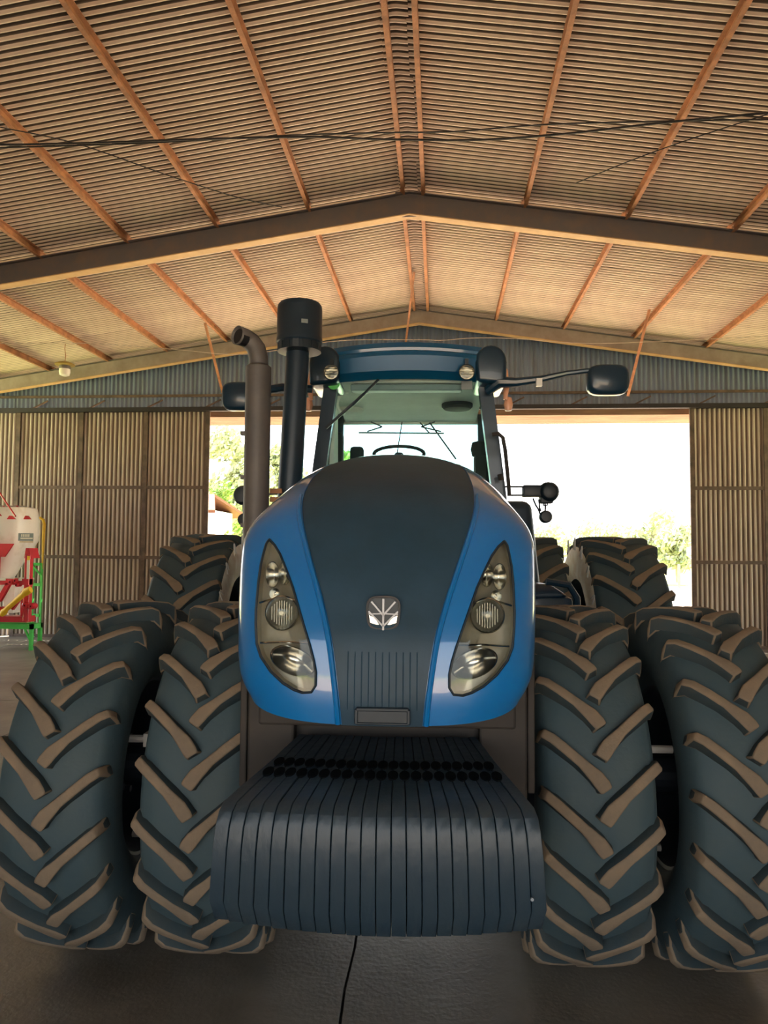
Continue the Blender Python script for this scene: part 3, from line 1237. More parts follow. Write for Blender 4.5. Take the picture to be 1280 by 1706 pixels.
# body sides / frame below hood
for s_ in (-1, 1):
    m = MB()
    x0, x1 = sorted((s_ * .545, s_ * .572))
    m.hexa([(x0, 2.90, .98), (x1, 2.90, .98), (x1, 3.30, 1.0), (x0, 3.30, 1.0), (x0, 2.90, 1.93), (x1, 2.90, 1.93), (x1, 3.3, 1.95), (x0, 3.3, 1.95)])
    m.hexa([(x0, 3.30, 1.35), (x1, 3.30, 1.35), (x1, 5.1, 1.35), (x0, 5.1, 1.35), (x0, 3.30, 1.96), (x1, 3.30, 1.96), (x1, 5.1, 1.96), (x0, 5.1, 1.96)])
    tb(m, 'side_panel', M['dusty'], bevel=.006)
m = MB()
m.box(-.545, .545, 2.98, 3.02, .92, 1.50)
m.box(-.50, .50, 2.90, 2.98, 1.22, 1.40)
tb(m, 'radiator_frame', M['dusty'], bevel=.01)
for s_ in (-1, 1):
    x0, x1 = sorted((s_ * .36, s_ * .545))
    m = MB().box(x0, x1, 2.91, 2.98, .95, 1.38)
    tb(m, 'front_upright', M['dusty'], bevel=.01)
m = MB().box(-.30, .30, 2.5, 6.9, .75, 1.02)
m.box(-.42, .42, 3.0, 5.2, .95, 1.5)
tb(m, 'chassis', M['black'], bevel=.02)

# ================================================================== FRONT WEIGHTS
NW = 22


def wprof(k):
    """front-to-back outline in (y, z) for weight k, as list"""
    return [(2.30, .775), (2.23, .80), (2.195, .87), (2.185, 1.02), (2.19, 1.085), (2.205, 1.125), (2.235, 1.145),
            (2.34, 1.155), (2.46, 1.162), (2.54, 1.166), (2.625, 1.171), (2.72, 1.18), (2.88, 1.19), (2.88, 1.10), (2.86, .95), (2.75, .84), (2.5, .78)]


def whalf(y, z):
    # pack half width: .475 at the front tapering to .34 at the back
    f = (y - 2.19) / (2.88 - 2.19)
    h = .478 - .135 * max(0, f) ** .9
    return h + .02 * max(0, min(1, (1.10 - z) / .2))


wm = {}
for k in range(NW):
    f0 = -1 + 2 * k / NW
    f1 = -1 + 2 * (k + 1) / NW
    pr = wprof(k)
    n = len(pr)
    drop = -.028 * (1 - ((f0 + f1) / 2) ** 2)     # the pack's underside bows down in the middle
    jit = random.uniform(-.0022, .0022)
    m = MB()
    vs = []
    for f, sg in ((f0, 1), (f1, -1)):
        for y, z in pr:
            hw = whalf(y, z)
            zz = z + (drop if z < .95 else 0) + (jit if z > 1.1 else 0)
            vs.append((.005 + f * hw + sg * .0013, y + jit + .02 * f * f, zz))
    m.add(vs, [tuple(range(n)), tuple(range(n, 2 * n))[::-1]] + [(i, i + n, (i + 1) % n + n, (i + 1) % n) for i in range(n)])
    tb(m, 'front_weight', M['weight'], bevel=.0016, seg=1, smooth=True, angle=40)
# two rows of flat black discs painting the dark inside the grip holes
for row, (y, z) in enumerate(((2.475, 1.1642), (2.575, 1.1690))):
    for k in range(1, NW):
        f = -1 + 2 * k / NW
        hw = whalf(y, z)
        m = MB().lathe([(.0175, 0), (.0175, .0098), (.0, .0098)], (0, 0, 0), 'Z', 16)
        m.v = [(vx + .005 + f * hw, vy * 2.5 + y + .02 * f * f, vz + z - .008 + .07 * vy) for vx, vy, vz in m.v]
        tb(m, 'grip_hole_dark', M['hole'], smooth=True)
# small bolt
p = TP(888, 1502, 2.18)
tb(MB().lathe([(.005, 0), (.005, .006)], (p.x, 2.19, p.z), 'Y', 8), 'weight_bolt', M['chrome'])

# ================================================================== CAB
CF, CR = 5.42, 7.0       # windshield plane, rear window plane


def cabx(z, s_):         # outer half width of front pillars
    f = (z - 2.4) / (3.2 - 2.4)
    return .03 + s_ * (.715 - .10 * f)


zt = 3.16
for s_ in (-1, 1):
    # A pillar
    pts = []
    for z in (1.7, 2.4, 2.8, 3.0, 3.2):
        pts.append((cabx(z, s_), z))
    m = MB()
    for (x0, z0), (x1, z1) in zip(pts[:-1], pts[1:]):
        w0 = .10
        a0, a1 = sorted((x0, x0 - s_ * w0)); b0, b1 = sorted((x1, x1 - s_ * w0))
        m.hexa([(a0, CF, z0), (a1, CF, z0), (a1, CF + .1, z0), (a0, CF + .1, z0), (b0, CF, z1), (b1, CF, z1), (b1, CF + .1, z1), (b0, CF + .1, z1)])
    tb(m, 'front_pillar', M['pillar'])
    m = MB()
    x = .03 + s_ * .70
    m.bar((x, CR, 1.8), (x - s_ * .02, CR, 3.2), .09, .09)
    tb(m, 'rear_pillar', M['pillar'])
    # side glass
    m = MB().hexa([(cabx(2.2, s_) - .004, CF + .1, 2.0), (cabx(2.2, s_) + .004, CF + .1, 2.0), (x + .004, CR, 2.0), (x - .004, CR, 2.0),
                   (cabx(3.18, s_) - .004, CF + .1, 3.18), (cabx(3.18, s_) + .004, CF + .1, 3.18), (x + .004 - s_ * .02, CR, 3.18), (x - .004 - s_ * .02, CR, 3.18)])
    tb(m, 'side_window', M['glassr'])
# windshield
m = MB()
N = 12
vs, fs = [], []
for z in (2.2, 2.7, 3.18):
    for i in range(N + 1):
        f = -1 + 2 * i / N
        xo = .03 + f * (abs(cabx(z, 1) - .03) - .09)
        vs.append((xo, CF + .02 - .08 * (1 - f * f), z))
for a_ in range(2):
    for i in range(N):
        fs.append((a_ * (N + 1) + i, a_ * (N + 1) + i + 1, (a_ + 1) * (N + 1) + i + 1, (a_ + 1) * (N + 1) + i))
tb(MB().add(vs, fs), 'windshield', M['glass'], smooth=True)
# rear wall and window
m = MB()
xl, xr = .03 - .64, .03 + .64
m.box(xl - .06, xr + .06, CR, CR + .05, 1.8, 2.28)
m.box(xl - .06, xr + .06, CR, CR + .05, 3.115, 3.2)
m.box(xl - .06, xl + .0, CR, CR + .05, 2.28, 3.12)
m.box(xr, xr + .06, CR, CR + .05, 2.28, 3.12)
tb(m, 'rear_frame', M['liner'])
tb(MB().box(xl, xr, CR + .02, CR + .028, 2.28, 3.115), 'rear_window', M['glassr'])
# headliner, with round speaker mouldings
m = MB()
m.hexa([(.03 - .58, CF + .02, 3.155), (.03 + .58, CF + .02, 3.155), (.03 + .62, CR, 3.135), (.03 - .62, CR, 3.135),
        (.03 - .58, CF + .02, 3.20), (.03 + .58, CF + .02, 3.20), (.03 + .62, CR, 3.19), (.03 - .62, CR, 3.19)])
hlr = tb(m, 'headliner', M['liner'])
for u, v, r_, y, mt in ((583, 678, .12, 6.4, M['liner']), (762, 672, .13, 6.2, M['seat'])):
    p = TP(u, v, y)
    m = MB().lathe([(r_, 0), (r_, -.03), (r_ * .85, -.05), (r_ * .3, -.055), (0, -.055)], (p.x, p.y, 3.15), 'Z', 24)
    link('speaker_pod', m.mesh('speaker_pod', mt, smooth=True), hlr)
p = TP(585, 668, 5.75)
m = MB().tube(arc((p.x - .02, 5.75, 3.06), .09, PI * .5, PI * 1.4, 10), .014, 8)
link('grab_handle', m.mesh('grab_handle', M['liner'], smooth=True), hlr)
# interior top strip behind the glass
p0 = TP(585, 640, 5.5); p1 = TP(770, 640, 5.5)
tb(MB().box(p0.x, p1.x, 5.46, 5.56, 3.10, 3.15), 'sun_visor', M['sticker'], bevel=.01)
# interior side trims seen through the windshield
for s_ in (-1, 1):
    x = .03 + s_ * .60
    m = MB().hexa([(x - .015, CF + .12, 1.9), (x + .015, CF + .12, 1.9), (x + .035, CF + .55, 1.9), (x - .0, CF + .55, 1.9),
                   (x - .045 * s_ - .015, CF + .12, 3.15), (x - .045 * s_ + .015, CF + .12, 3.15), (x + .02, CF + .55, 3.15), (x - .02, CF + .55, 3.15)])
    if s_ < 0:
        tb(m, 'door_trim', M['liner'])
# roof
m = MB()
NS = 16
vs, fs = [], []
yz = [(5.40, 3.135, .60), (5.33, 3.18, .62), (5.30, 3.27, .635), (5.31, 3.30, .64), (5.335, 3.315, .64), (5.33, 3.335, .64), (5.35, 3.375, .63), (5.45, 3.405, .61), (5.9, 3.43, .61), (6.6, 3.43, .62), (7.1, 3.40, .62), (7.2, 3.3, .62), (7.15, 3.19, .6)]
for (y, z, hw) in yz:
    for i in range(NS + 1):
        f = -1 + 2 * i / NS
        crown = .035 * (1 - f * f)
        fy = -.08 * (1 - f * f) if y < 5.6 else 0
        vs.append((.03 + f * hw, y + fy, z + crown * (1 if z > 3.25 else .6)))
k = NS + 1
fs = [(a_ * k + i, a_ * k + i + 1, (a_ + 1) * k + i + 1, (a_ + 1) * k + i) for a_ in range(len(yz) - 1) for i in range(NS)]
fs.append(tuple(a_ * k for a_ in range(len(yz))))
fs.append(tuple(a_ * k + NS for a_ in range(len(yz)))[::-1])
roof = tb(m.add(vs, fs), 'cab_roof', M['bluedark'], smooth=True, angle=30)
for s_ in (-1, 1):
    # corner pods with round work lamps
    x = .03 + s_ * .60
    m = MB()
    prf = []
    for i in range(13):
        t = PI * i / 12
        prf.append((x + .115 * math.cos(t), 3.26 + .13 * math.sin(t)))
    prf += [(x - .10, 3.12), (x + .11, 3.10)] if s_ > 0 else [(x - .11, 3.10), (x + .10, 3.12)]
    m.prism(prf, 5.26, 5.75)
    link('corner_pod', m.mesh('corner_pod', M['pillar'], bevel=.03, seg=3, smooth=True), roof)
    # pale stripe of lamp cover on outer side
    m = MB().tube([(x + s_ * .118, 5.42, 3.02), (x + s_ * .128, 5.42, 3.12), (x + s_ * .118, 5.43, 3.24), (x + s_ * .09, 5.43, 3.32)], [.014, .022, .02, .01], 8)
    link('side_marker', m.mesh('side_marker', M['amber'], smooth=True), roof)
    m = MB().lathe([(0, -.05), (.025, -.045), (.035, 0), (.025, .05), (0, .06)], (x + s_ * .15, 5.5, 3.0), 'Z', 12)
    link('turn_lamp', m.mesh('turn_lamp', M['amber'], smooth=True), roof)
for u, s_ in ((552, -1), (778, 1)):
    p = TP(u, 620, 5.2)
    c = p
    m = MB().lathe([(0, .06), (.045, .05), (.058, .0), (.052, -.008)], c, 'Y', 24, cap=False)
    m.box(c.x - .012, c.x + .012, c.y + .01, c.y + .06, c.z + .05, c.z + .10)
    wl = link('work_lamp', m.mesh('work_lamp', M['black'], smooth=True), roof)
    m = MB().lathe([(.052, -.006), (.045, .0), (.02, .03), (0, .032)], c, 'Y', 24, cap=False)
    link('lamp_reflector', m.mesh('lamp_reflector', M['bowl'], smooth=True), roof)
    m = MB().lathe([(.052, -.007), (.03, -.014), (0, -.016)], c, 'Y', 24, cap=False)
    link('lamp_lens', m.mesh('lamp_lens', M['lens'], smooth=True), roof)
    m = MB()
    for z in (-.02, 0, .02):
        m.bar((c.x - .045, c.y - .018, c.z + z), (c.x + .045, c.y - .018, c.z + z), .004, .004)
    link('lamp_guard', m.mesh('lamp_guard', M['chrome']), roof)
# roof top unit and loop
a = TP(640, 583, 5.55); b = TP(703, 573, 5.55)
m = MB().hexa([(a.x, 5.5, 3.40), (b.x, 5.5, 3.40), (b.x, 5.9, 3.43), (a.x, 5.9, 3.43), (a.x + .02, 5.52, b.z), (b.x - .02, 5.52, b.z), (b.x - .03, 5.88, b.z + .02), (a.x + .03, 5.88, b.z + .02)])
link('roof_box', m.mesh('roof_box', M['white'], bevel=.008), roof)
tag(bpy.data.objects['roof_box'], 'white box on top of the cab roof')
p = TP(722, 583, 5.6)
m = MB().tube(arc((p.x, 5.6, p.z), .032, 0, 2 * PI, 16), .009, 6)
m.box(p.x - .012, p.x + .012, 5.57, 5.63, 3.43, p.z - .02)
link('lifting_ring', m.mesh('lifting_ring', M['rim'], smooth=True), roof)
# stickers in the windshield corners
p = TP(556, 639, 5.36)
tb(MB().lathe([(.045, 0), (.045, .004)], (p.x, 5.36, p.z), 'Y', 20), 'round_sticker', M['green'])
p = TP(778, 640, 5.36)
tb(MB().box(p.x - .04, p.x + .04, 5.36, 5.364, p.z - .04, p.z + .04), 'square_sticker', M['sticker'])
# wiper
a = TP(631, 632, 5.30); b = TP(588, 675, 5.30); c = TP(543, 713, 5.31)
m = MB().tube([a, b], .010, 6).tube([a + (b - a) * .35, b + (b - a) * .05, c], .006, 6)
m.bar(a + (b - a) * .55, c, .012, .02)
tb(m, 'wiper', M['black'])
# steering wheel, seat, rear wiper, rear bars
p = TP(665, 752, 6.0)
m = MB()
pts = []
for i in range(25):
    t = 2 * PI * i / 24
    pts.append((p.x + .205 * math.cos(t), p.y + .16 * math.sin(t), p.z - .02 + .085 * math.sin(t)))
m.tube(pts, .015, 8)
m.tube([(p.x, p.y, p.z - .02), (p.x, p.y - .12, p.z - .45)], .035, 8)
tb(m, 'steering_wheel', M['seat'], smooth=True)
p = TP(566, 742, 6.5)
m = MB().box(p.x - .09, p.x + .04, 6.35, 6.5, 1.9, p.z + .1)
m.box(p.x + .1, p.x + .22, 6.4, 6.5, 1.9, p.z - .02)
tb(m, 'seat', M['seat'], bevel=.03, smooth=True)
p = TP(785, 745, 6.4)
m = MB().lathe([(.0, 0), (.07, .02), (.085, .08), (.07, .14), (0, .16)], (p.x + .08, 6.4, p.z - .10), 'Z', 16)
m.box(p.x + .03, p.x + .12, 6.3, 6.5, 1.9, p.z - .08)
tb(m, 'side_console', M['seat'], smooth=True)
m = MB()
m.bar(TP(598, 721, 7.06), TP(740, 722, 7.06), .02, .012)
tb(m, 'rear_bar', M['black'])
m = MB()
m.bar(TP(716, 704, 6.96), TP(760, 765, 6.96), .014, .014)
m.bar(TP(700, 704, 6.96), TP(716, 722, 6.96), .012, .012)
m.bar(TP(670, 703, 6.96), TP(662, 755, 6.96), .010, .010)
tb(m, 'rear_wiper', M['black'])
for u0, u1, u2 in ((618, 637, 612), (725, 702, 735)):
    m = MB().bar(TP(u0, 703, 6.95), TP(u1, 711, 6.95), .012, .012).bar(TP(u1, 711, 6.95), TP(u2, 719, 6.95), .012, .012)
    tb(m, 'hinge_strut', M['black'])
# lower cab body
m = MB().box(-.62, .68, CF + .05, CR, 1.45, 2.2)
m.box(-.75, -.5, 4.6, 5.4, .9, 1.6)
tb(m, 'cab_body', M['pillar'], bevel=.03)

# ================================================================== MIRRORS
# right: long arm
a = TP(812, 652, 5.35); b = TP(832, 636, 5.3); c = TP(900, 632, 5.25); d = TP(984, 617, 5.2)
m = MB()
m.tube([a, b, TP(860, 637, 5.28), c, TP(945, 622, 5.2), d], [.035, .045, .035, .026, .02, .018], 10)
tb(m, 'mirror_arm', M['pillar'], smooth=True)
m = MB().box(*(TP(899, 633, 5.2).x - .02, TP(899, 633, 5.2).x + .02), 5.2, 5.24, TP(899, 638, 5.2).z - .02, TP(899, 630, 5.2).z)
tb(m, 'arm_lamp', M['white'])


def mirror(us, v0, v1, Y, rz):
    a = TP(us[0], v0, Y); b = TP(us[1], v1, Y)
    cx, cz = (a.x + b.x) / 2, (a.z + b.z) / 2
    hw, hh = abs(b.x - a.x) / 2, abs(a.z - b.z) / 2
    m = MB()
    rings = []
    N = 32
    for k, yy in ((.80, -.05), (.95, -.035), (1.0, .0), (1.0, .04), (.96, .045)):
        ring = []
        for i in range(N):
            t = 2 * PI * i / N
            r_ = 1 / ((abs(math.cos(t)) ** 4 + abs(math.sin(t)) ** 4) ** .25)
            ring.append((cx + hw * k * r_ * math.cos(t), Y + yy, cz + hh * k * r_ * math.sin(t)))
        rings += ring
    fs = [(q * N + i, q * N + (i + 1) % N, (q + 1) * N + (i + 1) % N, (q + 1) * N + i) for q in range(4) for i in range(N)]
    fs.append(tuple(range(N)))
    m.add(rings, fs)
    o = tb(m, 'mirror_housing', M['pillar'], smooth=True, angle=50)
    m = MB().box(cx - hw * .85, cx + hw * .85, Y + .036, Y + .042, cz - hh * .85, cz + hh * .85)
    link('mirror_glass', m.mesh('mirror_glass', M['chrome'], bevel=.002), o)


mirror((978, 1048), 608, 658, 5.2, 0)
mirror((371, 432), 637, 684, 5.2, 0)
m = MB().tube([TP(425, 652, 5.25), TP(470, 645, 5.3), TP(520, 648, 5.36)], [.028, .03, .03], 8)
tb(m, 'mirror_arm', M['pillar'], smooth=True)

# ================================================================== EXHAUST AND INTAKE
YE = 4.55
m = MB()
a = TP(431, 612, YE); b = TP(424, 1010, YE)
m.tube([(b.x, YE, 1.2), b, a, a + Vector((0, 0, .02))], [.080, .080, .080, .055], 20)
ex = tb(m, 'exhaust_pipe', M['exhaust'], smooth=True, angle=50)
p = [TP(431, 618, YE), TP(431, 596, YE), TP(427, 581, YE), TP(419, 570, YE), TP(409, 563, YE - .02), TP(395, 558, YE - .07)]
m = MB().tube(p, [.060, .060, .060, .059, .058, .060], 20, cap=False)
me = m.mesh('exhaust_bend', M['exhaust'], smooth=True)
o = link('exhaust_bend', me, ex)
solidify(o, .006)
m = MB().tube([p[3] * .4 + p[4] * .6, p[5] + Vector((.012, 0, -.012))], .050, 20)
link('exhaust_bore', m.mesh('exhaust_bore', M['track']), ex)
for v in (722, 795, 875):
    q = TP(407, v, YE)
    m = MB().box(q.x - .02, q.x + .02, YE - .02, YE + .02, q.z - .012, q.z + .012)
    link('shield_clip', m.mesh('shield_clip', M['exhaust']), ex)

YI = 4.7
t0 = TP(497, 575, YI); t1 = TP(482, 840, YI)
m = MB().tube([t1 + (t1 - t0) * .3, t1, t0 + (t1 - t0) * .02, t0], [.078, .078, .074, .072], 20)
it = tb(m, 'intake_pipe', M['intake'], smooth=True, angle=50)
c0 = TP(499.5, 545, YI)
R_ = .146
m = MB().lathe([(0, .155), (R_ * .9, .15), (R_ * .98, .135), (R_, .11), (R_, -.075), (R_ * 1.02, -.08), (R_ * 1.02, -.105), (R_ * .96, -.115), (.09, -.115)], c0, 'Z', 40)
cap_ = link('intake_cap', m.mesh('intake_cap', M['intake'], smooth=True, angle=40), it)
m = MB()
for k in range(14):
    t = 2 * PI * k / 14
    m.box(-.02, .02, -.006, .006, -.165, -.11, 0, Matrix.Translation(c0) @ Matrix.Rotation(t, 4, 'Z') @ Matrix.Translation((0, -.135, 0)))
m.lathe([(.09, -.112), (.135, -.112), (.14, -.165), (.09, -.17)], c0, 'Z', 32)
link('cap_vane', m.mesh('cap_vane', M['black'], smooth=True), it)
m = MB().box(-.022, .02, -.002, .002, -.012, .014, 0, Matrix.Translation(c0 + Vector((.055, -.141, -.005))) @ Matrix.Rotation(.35, 4, 'Z'))
link('cap_sticker', m.mesh('cap_sticker', M['sticker']), it)
m = MB().bar(TP(450, 818, 4.6), TP(470, 818, 4.6), .02, .03).bar(TP(450, 832, 4.6), TP(470, 832, 4.6), .02, .03)
tb(m, 'pipe_bracket', M['rust'])

# ================================================================== SIDE LAMP BRACKETS
Y = 5.9
m = MB()
m.bar(TP(838, 811, Y), TP(880, 811, Y), .02, .014).bar(TP(846, 825, Y), TP(880, 825, Y), .02, .012)
rb = tb(m, 'side_bracket', M['black'])
m = MB()
m.box(TP(871, 820, Y).x, TP(905, 820, Y).x, Y - .06, Y + .06, TP(890, 828, Y).z, TP(890, 809, Y).z)
p = TP(914, 820, Y)
m.lathe([(0, -.09), (.055, -.085), (.075, -.06), (.082, 0), (.075, .05), (.04, .065), (0, .068)], p, 'Y', 24)
m.box(p.x - .07, p.x + .03, Y - .05, Y + .05, p.z - .09, p.z - .03)
link('rear_work_lamp', m.mesh('rear_work_lamp', M['black'], bevel=.008, smooth=True), rb)
m = MB()
for path in (((888, 830), (893, 842), (897, 848), (900, 856)), ((898, 832), (899, 845), (901, 852)), ((908, 834), (909, 846), (908, 855)), ((905, 836), (906, 842), (912, 842), (912, 836))):
    m.tube([TP(u, v, Y) for u, v in path], .007, 5)
link('hanging_wire', m.mesh('hanging_wire', M['black']), rb)
p = TP(909.5, 861, Y)
m = MB().lathe([(0, -.05), (.04, -.045), (.05, -.02), (.05, .03), (.03, .045), (0, .048)], p, 'Y', 20)
link('round_lamp_small', m.mesh('round_lamp_small', M['black'], smooth=True), rb)
# left one, mostly hidden by the exhaust
p = TP(405, 825, Y)
m = MB().lathe([(0, -.07), (.06, -.06), (.08, 0), (.06, .05), (0, .06)], p, 'Y', 20)
p2 = TP(408, 866, Y)
m.lathe([(0, -.05), (.05, -.04), (.06, .02), (0, .05)], p2, 'Y', 16)
m.bar(p, p2, .02, .02)
m.bar(p, TP(470, 822, Y), .02, .02)
lb = tb(m, 'side_bracket', M['black'], smooth=True)
# grab rail right of the cab
m = MB().tube([TP(820, 724, 5.3), TP(830, 722, 5.3), TP(838, 729, 5.3), TP(842, 750, 5.3), TP(847, 800, 5.3), TP(849, 826, 5.3)], .014, 8)
m.tube([TP(833, 790, 5.3), TP(835, 800, 5.3)], .02, 6)
tb(m, 'grab_rail', M['dusty'], smooth=True)

# rear fenders, steps, tanks
for s_ in (-1, 1):
    m = MB()
    pts = []
    for i in range(13):
        t = math.radians(-20 + 140 * i / 12)
        pts.append((7.15 - 1.13 * math.cos(t), 1.0 + 1.13 * math.sin(t)))
    x0, x1 = sorted((s_ * .72, s_ * 1.08))
    n = len(pts)
    vs = [(x0, y, z) for y, z in pts] + [(x1, y, z) for y, z in pts] + [(x0, 7.15 + (y - 7.15) * .96, 1 + (z - 1) * .96) for y, z in pts] + [(x1, 7.15 + (y - 7.15) * .96, 1 + (z - 1) * .96) for y, z in pts]
    fs = []
    for i in range(n - 1):
        fs += [(i, i + 1, n + i + 1, n + i), (2 * n + i, 3 * n + i, 3 * n + i + 1, 2 * n + i + 1), (i, 2 * n + i, 2 * n + i + 1, i + 1), (n + i, n + i + 1, 3 * n + i + 1, 3 * n + i)]
    fs += [(0, n, 3 * n, 2 * n), (n - 1, 3 * n - 1, 4 * n - 1, 2 * n - 1)]
    tb(m.add(vs, fs), 'rear_fender', M['pillar'], smooth=True)
# dark upright body beside hood (right)
m = MB()
m.hexa([(.60, 5.2, 1.2), (1.02, 5.2, 1.2), (1.02, 5.6, 1.2), (.60, 5.6, 1.2), (.60, 5.2, 2.26), (.91, 5.2, 2.26), (.91, 5.6, 2.28), (.60, 5.6, 2.28)])
tb(m, 'side_tank', M['pillar'], bevel=.06, seg=3, smooth=True)
m = MB()
m.box(.58, 1.10, 4.75, 5.3, .8, 1.62)
m.hexa([(.58, 4.75, 1.62), (1.08, 4.75, 1.62), (1.08, 5.3, 1.62), (.58, 5.3, 1.62), (.58, 4.78, 1.70), (.96, 4.78, 1.70), (.96, 5.28, 1.70), (.58, 5.28, 1.70)])
tb(m, 'step_box', M['pillar'], bevel=.03, smooth=True)
tb(MB().box(.62, .80, 4.70, 4.74, 1.715, 1.735), 'chrome_strip', M['chrome'])
m = MB().tube([(.92, 4.7, 1.72), (1.06, 4.7, 1.70), (1.11, 4.7, 1.62), (1.12, 4.7, 1.40)], .022, 8)
tb(m, 'step_rail', M['pillar'], smooth=True)

# ================================================================== CABLES, LAMP
def cable(name, uvY, r, mt, label, cat='cable', group=None):
    pts = [BP(u, v, Y) for u, v, Y in uvY]
    # smooth
    sm = []
    for i in range(len(pts) - 1):
        p0 = pts[max(i - 1, 0)]; p1 = pts[i]; p2 = pts[i + 1]; p3 = pts[min(i + 2, len(pts) - 1)]
        for k in range(6):
            t = k / 6
            sm.append(.5 * ((2 * p1) + (p2 - p0) * t + (2 * p0 - 5 * p1 + 4 * p2 - p3) * t * t + (3 * p1 - p0 - 3 * p2 + p3) * t ** 3))
    sm.append(pts[-1])
    o = MB().tube(sm, r, 6).build(name, mt, smooth=True)
    base_up(o)
    tag(o, label, cat, group)
    return o


cable('electric_cable', [(-150, 236, 7.2), (0, 241, 7.2), (180, 237, 7.2), (360, 231, 7.2), (520, 228, 7.2), (640, 232, 7.2), (800, 233, 7.2), (950, 222, 7.2), (1100, 205, 7.2), (1280, 188, 7.2), (1420, 176, 7.2)], .011, M['cable'], 'upper black cable strung across under the roof')
cable('electric_cable', [(-150, 250, 7.24), (0, 246, 7.24), (250, 238, 7.24), (470, 226, 7.24), (560, 223, 7.24), (640, 221, 7.24), (760, 219, 7.24), (900, 208, 7.24), (1060, 203, 7.24), (1280, 199, 7.24), (1420, 198, 7.24)], .008, M['cable'], 'lower slack black cable crossing it under the roof')
cable('thin_wire', [(0, 212, 7.2), (130, 240, 7.5), (280, 292, 8.1), (400, 330, 8.8), (470, 345, 9.2)], .006, M['cable'], 'thin dark wire sloping down across the left roof sheets', 'wire')
cable('thin_wire', [(1280, 190, 7.7), (1150, 232, 7.9), (1050, 268, 8.1), (960, 305, 8.7)], .006, M['cable'], 'thin dark wire sloping down across the right roof sheets', 'wire')
cable('thin_wire', [(0, 572, 12), (150, 572, 12.5), (290, 582, 13), (410, 590, 13.5), (560, 568, 14), (700, 566, 14), (735, 567, 14), (790, 563, 14), (860, 564, 14), (1000, 572, 14), (1280, 560, 13.8)], .006, M['wire'], 'pale thin wire hung across behind the cab roof', 'wire')

p = BP(108, 612, 14.1)
e = empty('hanging_lamp', (p.x, p.y, p.z - .17))
e.scale = (1.22, 1.22, 1.22)
tag(e, 'hanging bulb with dirty yellow cap below the left roof purlins', 'lamp')
MB().lathe([(.02, .24), (.10, .22), (.155, .19), (.16, .175), (.11, .165), (.03, .165)], (0, 0, 0), 'Z', 28).build('lamp_cap', M['lampcap'], e, smooth=True)
MB().lathe([(.085, .165), (.09, .12), (.085, .11)], (0, 0, 0), 'Z', 24).build('socket', M['beamweb'], e, smooth=True)
MB().lathe([(.085, .115), (.088, .06), (.075, .01), (.04, -.005), (0, -.01)], (0, 0, 0), 'Z', 24).build('bulb', M['bulb'], e, smooth=True)
zr = (roofz(p.x) - (p.z - .17)) / 1.22
MB().tube([(0, 0, .23), (0.01, 0, .33), (-.01, 0, .45), (0, 0, zr)], .006, 6).build('flex', M['rust'], e)

# ================================================================== SEEDER MACHINE
YS = 13.4


def SP(u, v, dy=0):
    q = BP(u, v, YS)
    return Vector((q.x, YS + dy, q.z))


sc_ = YS / F_PX
st = empty('green_stand', (SP(20, 1070).x, YS, 0))
tag(st, 'bright green steel stand holding up the fertiliser spreader at the left', 'stand')


def sb(m, name, mt, par, **k):
    o = m.build(name, mt, par, (-par.location.x, -par.location.y, -par.location.z), **k)
    return o


zt_ = SP(30, 1040).z
X1 = SP(54, 1040).x
X0 = X1 - 1.75
for x in (X0, X1 - .06):
    for y in (YS, YS + .3):
        sb(MB().box(x, x + .06, y, y + .06, 0, zt_), 'leg', M['green'], st)
sb(MB().box(X0, X1, YS, YS + .06, zt_ - .09, zt_), 'rail', M['green'], st)
sb(MB().box(X0, X1, YS + .3, YS + .36, zt_ - .09, zt_), 'rail', M['green'], st)
sb(MB().box(X1 - .06, X1, YS, YS + .3, zt_ - .09, zt_), 'rail', M['green'], st)
sb(MB().bar((X1 - .02, YS + .03, .12), (X1 - .18, YS + .03, zt_ - .05), .03, .03), 'strut', M['green'], st)
sb(MB().bar((X1 - .7, YS + .03, zt_ - .05), (X1 - .9, YS + .03, 0.1), .03, .03), 'strut', M['green'], st)
sb(MB().bar((X1 - .35, YS + .33, zt_ - .05), (X1 - .15, YS + .33, .2), .03, .03), 'strut', M['white'], st)

# green ladder frame behind
lf = empty('ladder_frame', (SP(66, 1020).x, YS + 1.75, 0))
tag(lf, 'narrow green ladder-like frame with yellow bent tube, right of the spreader', 'frame')
xa, xb = BP(54, 1000, YS + 1.75).x, BP(68, 1000, YS + 1.75).x
zz = lambda v: BP(60, v, YS + 1.75).z
for x in (xa, xb):
    sb(MB().box(x - .02, x + .02, YS + 1.73, YS + 1.77, 0, zz(938)), 'upright', M['green'], lf)
for v in (940, 974, 1025):
    sb(MB().box(xa, xb, YS + 1.73, YS + 1.77, zz(v) - .03, zz(v) + .03), 'rung', M['green'], lf)
sb(MB().bar((xa, YS + 1.72, zz(943)), (xb, YS + 1.72, zz(958)), .03, .03), 'strut', M['green'], lf)
sb(MB().tube([BP(57, 863, YS + 1.75), BP(67, 863, YS + 1.75), BP(72, 866, YS + 1.75), BP(73.5, 873, YS + 1.75), BP(72, 905, YS + 1.75), BP(70.5, 948, YS + 1.75)], [.028, .028, .03, .03, .028, .012], 10), 'bent_tube', M['yellow'], lf, smooth=True)

# spreader
sp = empty('fertiliser_spreader', (SP(-12, 1040).x, YS + .3, zt_))
tag(sp, 'white hopper fertiliser spreader with red frame and yellow drive shaft at the left edge', 'spreader')
yc = YS + .72
cxh = BP(-18, 900, yc).x
R0 = BP(54, 880, yc).x - cxh


def hop(v, r):
    return (r, SP(30, v).z)


m = MB()
prof_ = [(841, .86), (843, .93), (850, .96), (865, .985), (885, 1.0), (900, .98), (915, .88), (940, .70), (960, .56), (966, .52)]
